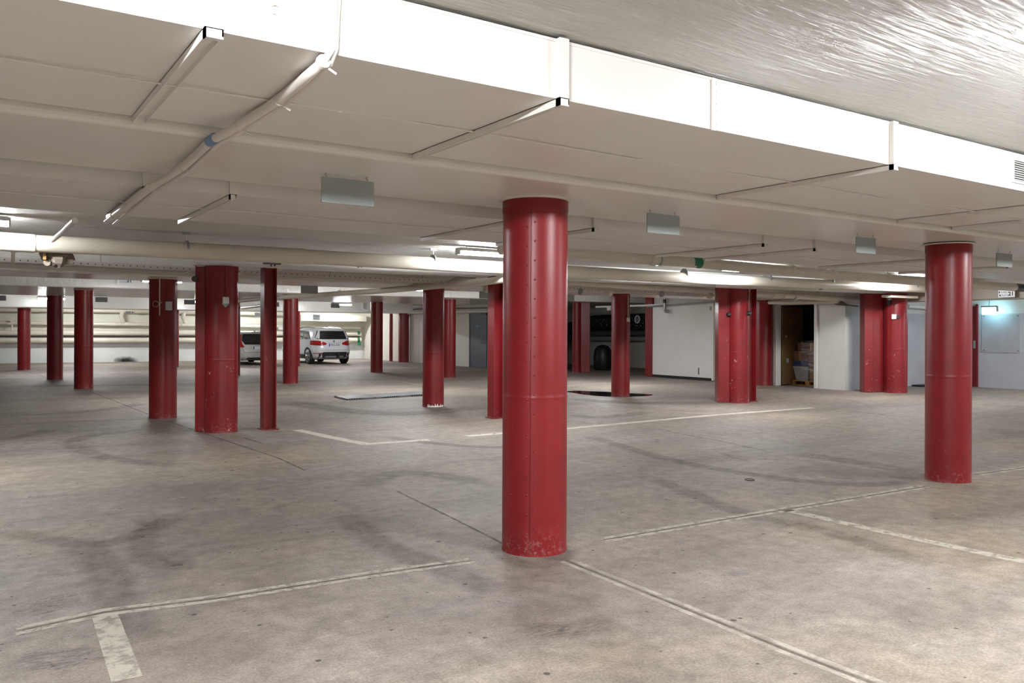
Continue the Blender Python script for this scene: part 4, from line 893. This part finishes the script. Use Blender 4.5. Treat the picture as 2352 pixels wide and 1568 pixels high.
for k in range(3):
    for j in range(3): m.box((pu+.02+j*.35, pv0+.0+k*.53, .022), (pu+.12+j*.35, pv0+.14+k*.53, .10))
m.build('block', 'pallet', t, t.location)
m = MB()
for k in range(3): m.box((pu, pv0+k*.53, .10), (pu+.84, pv0+.14+k*.53, .122)); m.box((pu+k*.35+.02, pv0, 0), (pu+k*.35+.12, pv1, .022))
m.build('stringer', 'pallet', t, t.location)
zb = .146
def carton(v0, v1, z0, z1, label, mat='card', name='cardboard_box', cat='box', inset=0.0):
    t = thing(name, label, cat, (pu+.3, (v0+v1)/2, z0))
    MB().box((pu+.04+inset, v0, z0), (pu+.70, v1, z1)).build('carton', mat, t, t.location, bevel=.008)
    if mat == 'card': MB().box((pu+.037+inset, (v0+v1)/2-.03, z0+.01), (pu+.04+inset, (v0+v1)/2+.03, z1-.005)).build('tape_strip', 'tan', t, t.location)
    return t
v1 = pv1-.06
# bin with tapered sides
t = thing('storage_bin', 'tapered grey plastic bin at the left front of the pallet', 'bin', (pu+.3, v1-.3, zb)); m = MB()
m.add([(pu+.08, v1-.52, zb), (pu+.5, v1-.52, zb), (pu+.5, v1-.12, zb), (pu+.08, v1-.12, zb), (pu+.03, v1-.56, zb+.36), (pu+.55, v1-.56, zb+.36), (pu+.55, v1-.06, zb+.36), (pu+.03, v1-.06, zb+.36)], [(0,3,2,1),(4,5,6,7),(0,1,5,4),(1,2,6,5),(2,3,7,6),(3,0,4,7)]); m.build('bin_body', 'bin', t, t.location)
MB().box((pu+.01, v1-.58, zb+.36), (pu+.57, v1-.04, zb+.41)).build('lid', 'bin', t, t.location)
carton(pv0+.0, v1-.60, zb, zb+.39, 'brown box beside the grey bin at the bottom of the pallet')
carton(v1-.52, v1-.02, zb+.412, zb+.56, 'dark blue crate on the grey bin', 'crate', 'plastic_crate', 'crate')
carton(pv0, v1-.56, zb+.392, zb+.60, 'brown box in the second layer, right of the blue crate')
carton(v1-.52, v1-.02, zb+.562, zb+.85, 'brown box on the blue crate, left of the third layer')
carton(pv0, v1-.54, zb+.602, zb+.85, 'brown box in the third layer against the right door post')
carton(pv0+.05, v1-.16, zb+.852, zb+1.10, 'topmost brown box on the pallet', inset=.03)
m = MB(); m.box((pu-.01, pv0-.03, zb+.25), (pu+.75, v1-.35, zb+1.16)); tag(m.build('stretch_film', 'film'), 'shiny clear stretch film wrapped around the pallet load', 'film')

# right end: cable bundle hanging at the white wall, grey board, red door
t = thing('cable_bundle', 'bundle of dark cables drooping above the white wall beside the storeroom', 'cable', Pu(1930, 697, UP-.05))
for k in range(6): 
    a, b = Pu(1902+k*5, 690, UP-.1-.03*k), Pu(1945+k*5, 700+k*.6, UP-.1-.03*k); MB().tube([a, (a+b)/2+Vector((0,0,-.05)), b], .018, 8).build('cable', 'bracket', t, t.location)
y1 = Vc-.03
t = bpy.data.objects.new('door_3', None); COL.objects.link(t); t.location = (UB, y1, 0); struct(t)
dv = Pu(2247, 888, UB).y
MB().box((UB-.05, dv+.05, .01), (UB-.0, y1, 2.3)).build('door_leaf', 'reddark', t, t.location); MB().box((UB-.07, dv, 0), (UB-.0, dv+.05, 2.36)).build('door_frame', 'reddark', t, t.location)
q = Pu(2239, 790, UB-.05); MB().box((UB-.075, q.y-.03, q.z-.12), (UB-.05, q.y+.03, q.z+.1)).build('lock_plate', 'steel', t, t.location)
a, b = Pu(2256, 722, UB), Pu(2344, 810, UB)
t = thing('wall_board', 'plain grey board screwed to the blue-grey wall at the right', 'board', (UB, a.y, b.z))
MB().box((UB-.02, b.y, b.z), (UB-.0, a.y, a.z)).build('board_panel', plain('grey_board', (0.44, 0.44, 0.47), .5), t, t.location)
m = MB()
for y in (b.y+.06, a.y-.06):
    for z in (b.z+.05, a.z-.05): m.dome((UB-.02, y, z), .015, 8, (-1,0,0))
m.build('screw', 'dark', t, t.location)
tag(MB().box((UB-1.4, Vc-.35, 0), (UB-.05, Vc-.05, .05)).build('door_mat', 'dark'), 'dark mat on the floor beside the red door', 'mat')
# small cross conduit right of grooved column
pipe('conduit_pipe', 'pale blue-white conduit across the recess right of the grooved column', [Pv(2086, 703, Vc-.2), Pv(2122, 706, Vc-.2), Pv(2160, 709, Vc-.2)], .05, 'white')

# ------------------------------------------------------------------ cars
def car(loc, rot, spec, label, paint):
    t = thing('car', label, 'car', (loc[0], loc[1], 0))
    W, Hh, Lc, n_ = spec['w'], spec['h'], spec['l'], spec['n']
    def lev(z):
        """half width, rear y, front y at height z"""
        T = spec['lev']
        for (z0, *a), (z1, *b) in zip(T[:-1], T[1:]):
            if z0 <= z <= z1:
                f = (z-z0)/(z1-z0); return [x+(y-x)*f for x, y in zip(a, b)]
        return T[-1][1:] if z > T[-1][0] else T[0][1:]
    def rear(x, z, d=.008):
        w, yr, yf = lev(z); hh = (yf-yr)/2; yc = (yf+yr)/2; q = max(0.0, 1-abs(x/w)**n_ )
        return yc-hh*q**(1/spec['ny'])-d
    def side(y, z, s, d=.008):
        w, yr, yf = lev(z); hh = (yf-yr)/2; yc = (yf+yr)/2; q = max(0.0, 1-abs((y-yc)/hh)**spec['ny'])
        return s*(w*q**(1/n_)+d)
    # body skin
    zs = [T[0] for T in spec['lev']]; Z = []
    for a, b in zip(zs[:-1], zs[1:]): Z += [a, (a*2+b)/3, (a+2*b)/3]
    Z.append(zs[-1]); K = 72; m = MB(); vs = []
    for z in Z:
        w, yr, yf = lev(z); hh = (yf-yr)/2; yc = (yf+yr)/2
        for k in range(K):
            an = 2*math.pi*k/K; c_, s_ = math.cos(an), math.sin(an)
            vs.append((w*math.copysign(abs(c_)**(2/n_), c_), yc+hh*math.copysign(abs(s_)**(2/spec['ny']), s_), z))
    fs = [(i*K+k, i*K+(k+1)%K, (i+1)*K+(k+1)%K, (i+1)*K+k) for i in range(len(Z)-1) for k in range(K)]
    fs += [tuple(range(K))[::-1], tuple(range((len(Z)-1)*K, len(Z)*K))]
    m.add(vs, fs, True)
    def put(nm, mb, mat, par_=None):
        o = mb.build(nm, mat, None); o.parent = par_ or t; return o
    put('body', m, paint)
    def patch(nm, quads, mat, where='rear', s=1, d=.010, par_=None, div=(8, 6)):
        m = MB()
        for q in quads:
            g = []
            for j in range(div[1]+1):
                for i in range(div[0]+1):
                    a, b = i/div[0], j/div[1]
                    p = [(1-a)*(1-b)*q[0][k]+a*(1-b)*q[1][k]+a*b*q[2][k]+(1-a)*b*q[3][k] for k in (0, 1)]
                    if where == 'rear':
                        wz = lev(p[1])[0]*.975; px_ = max(-wz, min(wz, p[0])); g.append((px_, rear(px_, p[1], d), p[1]))
                    else: g.append((side(p[0], p[1], s, d), p[0], p[1]))
            A = div[0]+1; m.add(g, [(j*A+i, j*A+i+1, (j+1)*A+i+1, (j+1)*A+i) for j in range(div[1]) for i in range(div[0])], True)
        return put(nm, m, mat, par_)
    wr = spec['wr']
    for y in spec['axles']:
        for s in (-1, 1):
            xo = spec['w']*s*.985
            tm = MB(); tm.tube([(xo-s*.21, y, wr), (xo-s*.20, y, wr), (xo-s*.02, y, wr), (xo, y, wr)], [wr*.94, wr, wr, wr*.94], 28)
            wh = put('wheel', tm, 'rubber')
            rm_ = MB(); rm_.tube([(xo, y, wr), (xo+s*.006, y, wr)], wr*.66, 24); rd = put('rim', rm_, 'clad', wh)
            sp = MB()
            for k in range(5):
                an = k*2*math.pi/5+.3; e = Vector((0, math.cos(an), math.sin(an))); pz = Vector((0, -math.sin(an), math.cos(an)))
                for w_ in (-.14, .14): sp.tube([Vector((xo+s*.01, y, wr)), Vector((xo+s*.012, y, wr))+(e*math.cos(w_)+pz*math.sin(w_))*wr*.62], .018, 6)
            ring = [(xo+s*.008, y+wr*.64*math.cos(k*math.pi/12), wr+wr*.64*math.sin(k*math.pi/12)) for k in range(25)]; sp.tube(ring, .012, 6)
            put('rim_spoke', sp, 'alloy', wh)
            am = MB(); ns = 20; g = []
            for k in range(ns+1):
                an = math.pi*k/ns
                for rr in (wr*1.04, wr*1.22):
                    yy, zz = y+rr*math.cos(an), wr+rr*math.sin(an); g.append((side(yy, max(zz, .2), s, .006), yy, max(zz, .2)))
            am.add(g, [(2*k, 2*k+1, 2*k+3, 2*k+2) for k in range(ns)], True); put('wheel_arch', am, spec['arch'])
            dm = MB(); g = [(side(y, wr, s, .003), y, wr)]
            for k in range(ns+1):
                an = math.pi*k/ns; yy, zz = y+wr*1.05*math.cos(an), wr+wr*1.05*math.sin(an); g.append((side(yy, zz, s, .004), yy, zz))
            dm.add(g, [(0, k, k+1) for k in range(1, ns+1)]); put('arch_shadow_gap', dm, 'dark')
    for nm, quads, mat, where, s, d in spec['patches']: patch(nm, quads, mat, where, s, d)
    # number plate
    x0, z0, x1, z1 = spec['plate']; y = rear((x0+x1)/2, (z0+z1)/2, .02)
    pl = put('number_plate', MB().box((x0, y-.006, z0), (x1, y+.04, z1)), 'plate')
    put('plate_strip', MB().box((x0, y-.009, z0), (x0+.045, y-.005, z1)), 'eu', pl)
    if spec['reg']:
        o = text('plate_lettering', spec['reg'], (z1-z0)*.98, 'text', pl, face_v(x0+.06, y-.008, (z0+z1)/2), depth=.001, bold=.002)
    spec['extra'](put, rear, side, t)
    t.rotation_euler = (0, 0, rot); t.scale = (spec.get('k', 1.0),)*3
    return t
def x_extra(put, rear, side, t):
    for s in (-1, 1):
        P = [(s*.60, .55, 1.49), (s*.585, .8, 1.575), (s*.58, 1.4, 1.62), (s*.58, 2.2, 1.61), (s*.6, 2.7, 1.55)]; put('roof_rail', MB().tube(P, .020, 8), 'dark')
        put('wing_mirror', MB().obox((s*1.0, 3.0, 1.08), (.1, 0, 0), (0, .06, 0), (0, 0, .07)), 'carwhite'); 
    y = rear(0, 1.02, .006); b = put('badge', MB().tube([(0, y, 1.0), (0, y-.012, 1.0)], .042, 20), 'dark')
    put('badge_quarter', MB().cbox((-.013, y-.014, 1.013), (.022, .004, .022)).cbox((.013, y-.014, .987), (.022, .004, .022)), 'plate', b)
    put('plate_recess_trim', MB().box((-.30, rear(0, .93, .014)-.004, .915), (.30, rear(0, .93, .0)+.02, .93)), 'steel')
    put('roof_fin', MB().add([(-.03, .75, 1.575), (.03, .75, 1.575), (0, .68, 1.66), (-.03, .98, 1.58), (.03, .98, 1.58), (0, .74, 1.66)], [(0,1,2),(3,5,4),(0,2,5,3),(1,4,5,2),(0,3,4,1)]) and None or _fin(), 'carwhite')
    put('tow_bar', MB().cbox((.12, -.06, .38), (.09, .12, .20)), 'dark')
    for s in (-1, 1): put('exhaust_tip', MB().tube([(s*.5, -.02, .33), (s*.5, .2, .33)], .045, 12), 'dark')
    put('underbody', MB().box((-.66, .45, .20), (.66, 3.9, .34)), 'dark')
def _fin():
    m = MB(); m.add([(-.03, .72, 1.56), (.03, .72, 1.56), (0, .70, 1.655), (-.03, .98, 1.57), (.03, .98, 1.57), (0, .76, 1.655)], [(0,1,2),(3,5,4),(0,2,5,3),(1,4,5,2),(0,3,4,1)]); return m
SUV = dict(k=1.035, w=.91, h=1.6, l=4.44, n=5.0, ny=7.0, wr=.335, axles=(.83, 3.5), arch='clad',
  lev=[(.24, .80, .16, 4.28), (.34, .88, .03, 4.40), (.52, .908, -.01, 4.44), (.70, .912, .0, 4.43), (.86, .905, .05, 4.36), (.98, .895, .09, 4.20), (1.06, .89, .10, 3.55), (1.20, .855, .17, 3.30), (1.36, .80, .26, 2.95), (1.48, .735, .32, 2.62), (1.55, .66, .38, 2.40), (1.595, .50, .58, 2.1), (1.62, .28, .90, 1.8)],
  patches=[('rear_window', [[(-.70, 1.09), (.70, 1.09), (.78, 1.16), (-.78, 1.16)], [(-.78, 1.16), (.78, 1.16), (.66, 1.44), (-.66, 1.44)]], 'glass', 'rear', 1, .014),
           ('rear_spoiler', [[(-.68, 1.455), (.68, 1.455), (.60, 1.54), (-.60, 1.54)]], 'carwhite', 'rear', 1, .05),
           ('side_window', [[(.62, 1.10), (1.45, 1.07), (1.35, 1.44), (.95, 1.42)], [(1.5, 1.07), (2.3, 1.05), (2.2, 1.47), (1.4, 1.45)], [(2.36, 1.05), (3.2, 1.03), (2.62, 1.44), (2.28, 1.47)]], 'sideglass', 'side', -1, .012),
           ('side_window', [[(.62, 1.10), (1.45, 1.07), (1.35, 1.44), (.95, 1.42)], [(1.5, 1.07), (2.3, 1.05), (2.2, 1.47), (1.4, 1.45)], [(2.36, 1.05), (3.2, 1.03), (2.62, 1.44), (2.28, 1.47)]], 'sideglass', 'side', 1, .012),
           ('tail_light', [[(-.885, .84), (-.60, .815), (-.60, 1.02), (-.875, 1.03)], [(-.60, .815), (-.36, .86), (-.36, .93), (-.60, 1.02)]], 'lens', 'rear', 1, .022),
           ('tail_light', [[(.60, .815), (.885, .84), (.875, 1.03), (.60, 1.02)], [(.36, .86), (.60, .815), (.60, 1.02), (.36, .93)]], 'lens', 'rear', 1, .022),
           ('bumper_cladding', [[(-.895, .26), (.895, .26), (.905, .47), (-.905, .47)], [(-.6, .47), (.6, .47), (.52, .54), (-.52, .54)]], 'clad', 'rear', 1, .016),
           ('skid_plate', [[(-.48, .27), (.48, .27), (.40, .36), (-.40, .36)]], 'grey', 'rear', 1, .03),
           ('reflector', [[(-.85, .46), (-.55, .49), (-.55, .515), (-.85, .485)]], 'lens', 'rear', 1, .024),
           ('reflector', [[(.55, .49), (.85, .46), (.85, .485), (.55, .515)]], 'lens', 'rear', 1, .024),
           ('tailgate_gap', [[(-.62, .615), (.62, .615), (.62, .625), (-.62, .625)]], 'clad', 'rear', 1, .006),
           ('side_cladding', [[(.62, .26), (3.9, .26), (3.9, .42), (.62, .42)]], 'clad', 'side', -1, .004),
           ('side_cladding', [[(.62, .26), (3.9, .26), (3.9, .42), (.62, .42)]], 'clad', 'side', 1, .004),
           ('door_handle', [[(1.45, .99), (1.62, .99), (1.62, 1.01), (1.45, 1.01)]], 'clad', 'side', -1, .02)],
  plate=(-.26, .78, .26, .89), reg='YDG 234', extra=x_extra)
def v_extra(put, rear, side, t):
    for s in (-1, 1): put('wing_mirror', MB().obox((s*.98, 3.0, 1.0), (.1, 0, 0), (0, .06, 0), (0, 0, .06)), 'carsilver')
    for s in (-.38, .38):
        y = rear(s, 1.2, -.05); put('headrest', MB().obox((s, y-.07, 1.13), (.13, 0, 0), (0, .005, 0), (0, 0, .11)), 'seat')
    put('roof_fin', _fin2(), 'carsilver'); put('underbody', MB().box((-.66, .45, .19), (.66, 4.0, .3)), 'dark')
    for s in (-1, 1): put('roof_rail', MB().tube([(s*.60, .5, 1.40), (s*.60, .8, 1.465), (s*.60, 2.4, 1.47), (s*.62, 2.7, 1.42)], .016, 8), 'dark')
def _fin2():
    m = MB(); m.add([(-.03, .62, 1.44), (.03, .62, 1.44), (0, .62, 1.535), (-.03, .88, 1.46), (.03, .88, 1.46), (0, .68, 1.535)], [(0,1,2),(3,5,4),(0,2,5,3),(1,4,5,2),(0,3,4,1)]); return m
WAG = dict(w=.92, h=1.48, l=4.63, n=4.2, ny=6.0, wr=.325, axles=(.92, 3.7), arch='carsilver',
  lev=[(.20, .80, .14, 4.5), (.32, .89, .02, 4.6), (.52, .92, -.02, 4.63), (.66, .922, .0, 4.6), (.80, .915, .05, 4.55), (.92, .90, .12, 4.2), (.99, .87, .16, 3.7), (1.14, .79, .32, 3.3), (1.28, .71, .46, 2.95), (1.38, .645, .52, 2.65), (1.435, .58, .50, 2.45), (1.465, .46, .66, 2.2), (1.48, .24, .95, 1.9)],
  patches=[('rear_window', [[(-.58, .90), (.58, .90), (.66, 1.06), (-.66, 1.06)], [(-.66, 1.06), (.66, 1.06), (.545, 1.35), (-.545, 1.35)]], 'glass', 'rear', 1, .014),
           ('rear_spoiler', [[(-.60, 1.36), (.60, 1.36), (.54, 1.425), (-.54, 1.425)]], 'carsilver', 'rear', 1, .04),
           ('tail_light', [[(-.90, .78), (-.60, .78), (-.66, .90), (-.80, .93)], [(-.80, .92), (-.67, .90), (-.68, 1.06), (-.76, 1.06)], [(-.76, 1.06), (-.67, 1.06), (-.575, 1.34), (-.65, 1.34)]], 'lens', 'rear', 1, .02),
           ('tail_light', [[(.60, .78), (.90, .78), (.80, .93), (.66, .90)], [(.67, .90), (.80, .92), (.76, 1.06), (.68, 1.06)], [(.67, 1.06), (.76, 1.06), (.65, 1.34), (.575, 1.34)]], 'lens', 'rear', 1, .02),
           ('side_window', [[(.95, 1.02), (1.5, .99), (1.45, 1.33), (1.2, 1.32)], [(1.55, .99), (2.4, .97), (2.3, 1.36), (1.5, 1.34)], [(2.46, .97), (3.3, .95), (2.7, 1.33), (2.36, 1.36)]], 'sideglass', 'side', -1, .012),
           ('side_window', [[(.95, 1.02), (1.5, .99), (1.45, 1.33), (1.2, 1.32)], [(1.55, .99), (2.4, .97), (2.3, 1.36), (1.5, 1.34)], [(2.46, .97), (3.3, .95), (2.7, 1.33), (2.36, 1.36)]], 'sideglass', 'side', 1, .012),
           ('bumper_vent', [[(-.55, .27), (.55, .27), (.50, .335), (-.50, .335)]], 'clad', 'rear', 1, .014),
           ('bumper_lip', [[(-.86, .20), (.86, .20), (.88, .255), (-.88, .255)]], 'dark', 'rear', 1, .012),
           ('tailgate_gap', [[(-.62, .555), (.62, .555), (.62, .567), (-.62, .567)], [(-.63, .56), (-.62, .56), (-.70, .80), (-.71, .80)], [(.62, .56), (.63, .56), (.71, .80), (.70, .80)]], 'clad', 'rear', 1, .006)],
  plate=(-.26, .70, .26, .81), reg='', extra=v_extra)
pc = Pv(763, 836, 35.4); car((pc.x, 35.1), 0.03, SUV, 'white estate SUV with roof rails parked nose-in by the back wall', 'carwhite')
pw = Pv(594, 838, 36.0); car((pw.x, 35.9), 0.02, WAG, 'silver estate car half hidden behind the steel post and columns', 'carsilver')

# ------------------------------------------------------------------ world, camera, view
wd = bpy.data.worlds.new('dark_world'); S.world = wd; wd.use_nodes = True
wd.node_tree.nodes['Background'].inputs[0].default_value = (0.5, 0.5, 0.5, 1); wd.node_tree.nodes['Background'].inputs[1].default_value = 0.0
cam = bpy.data.cameras.new('camera'); co = bpy.data.objects.new('camera', cam); COL.objects.link(co)
Rw, Up, Fw = Vector((su, -cu, 0)), Vector((0, 0, 1)), Vector((cu, su, 0))
xr = Rw*math.cos(RL)+Up*math.sin(RL); yr = Up*math.cos(RL)-Rw*math.sin(RL)
mt = Matrix((xr, yr, -Fw)).transposed().to_4x4(); mt.translation = (0, 0, CH); co.matrix_world = mt
cam.sensor_width = 36; cam.lens = F/2352*36; cam.shift_y = (H0-784)/2352; cam.clip_start = .05; cam.clip_end = 200
S.camera = co
S.view_settings.view_transform = 'Standard'; S.view_settings.look = 'None'; S.view_settings.gamma = 1; S.view_settings.use_curve_mapping = False
S.view_settings.exposure = 0.2
S.cycles.max_bounces = 7; S.cycles.diffuse_bounces = 4; S.cycles.transparent_max_bounces = 8; S.cycles.sample_clamp_indirect = 6.0
S.cycles.use_adaptive_sampling = True; S.cycles.adaptive_threshold = 0.03; S.cycles.caustics_reflective = False; S.cycles.caustics_refractive = False
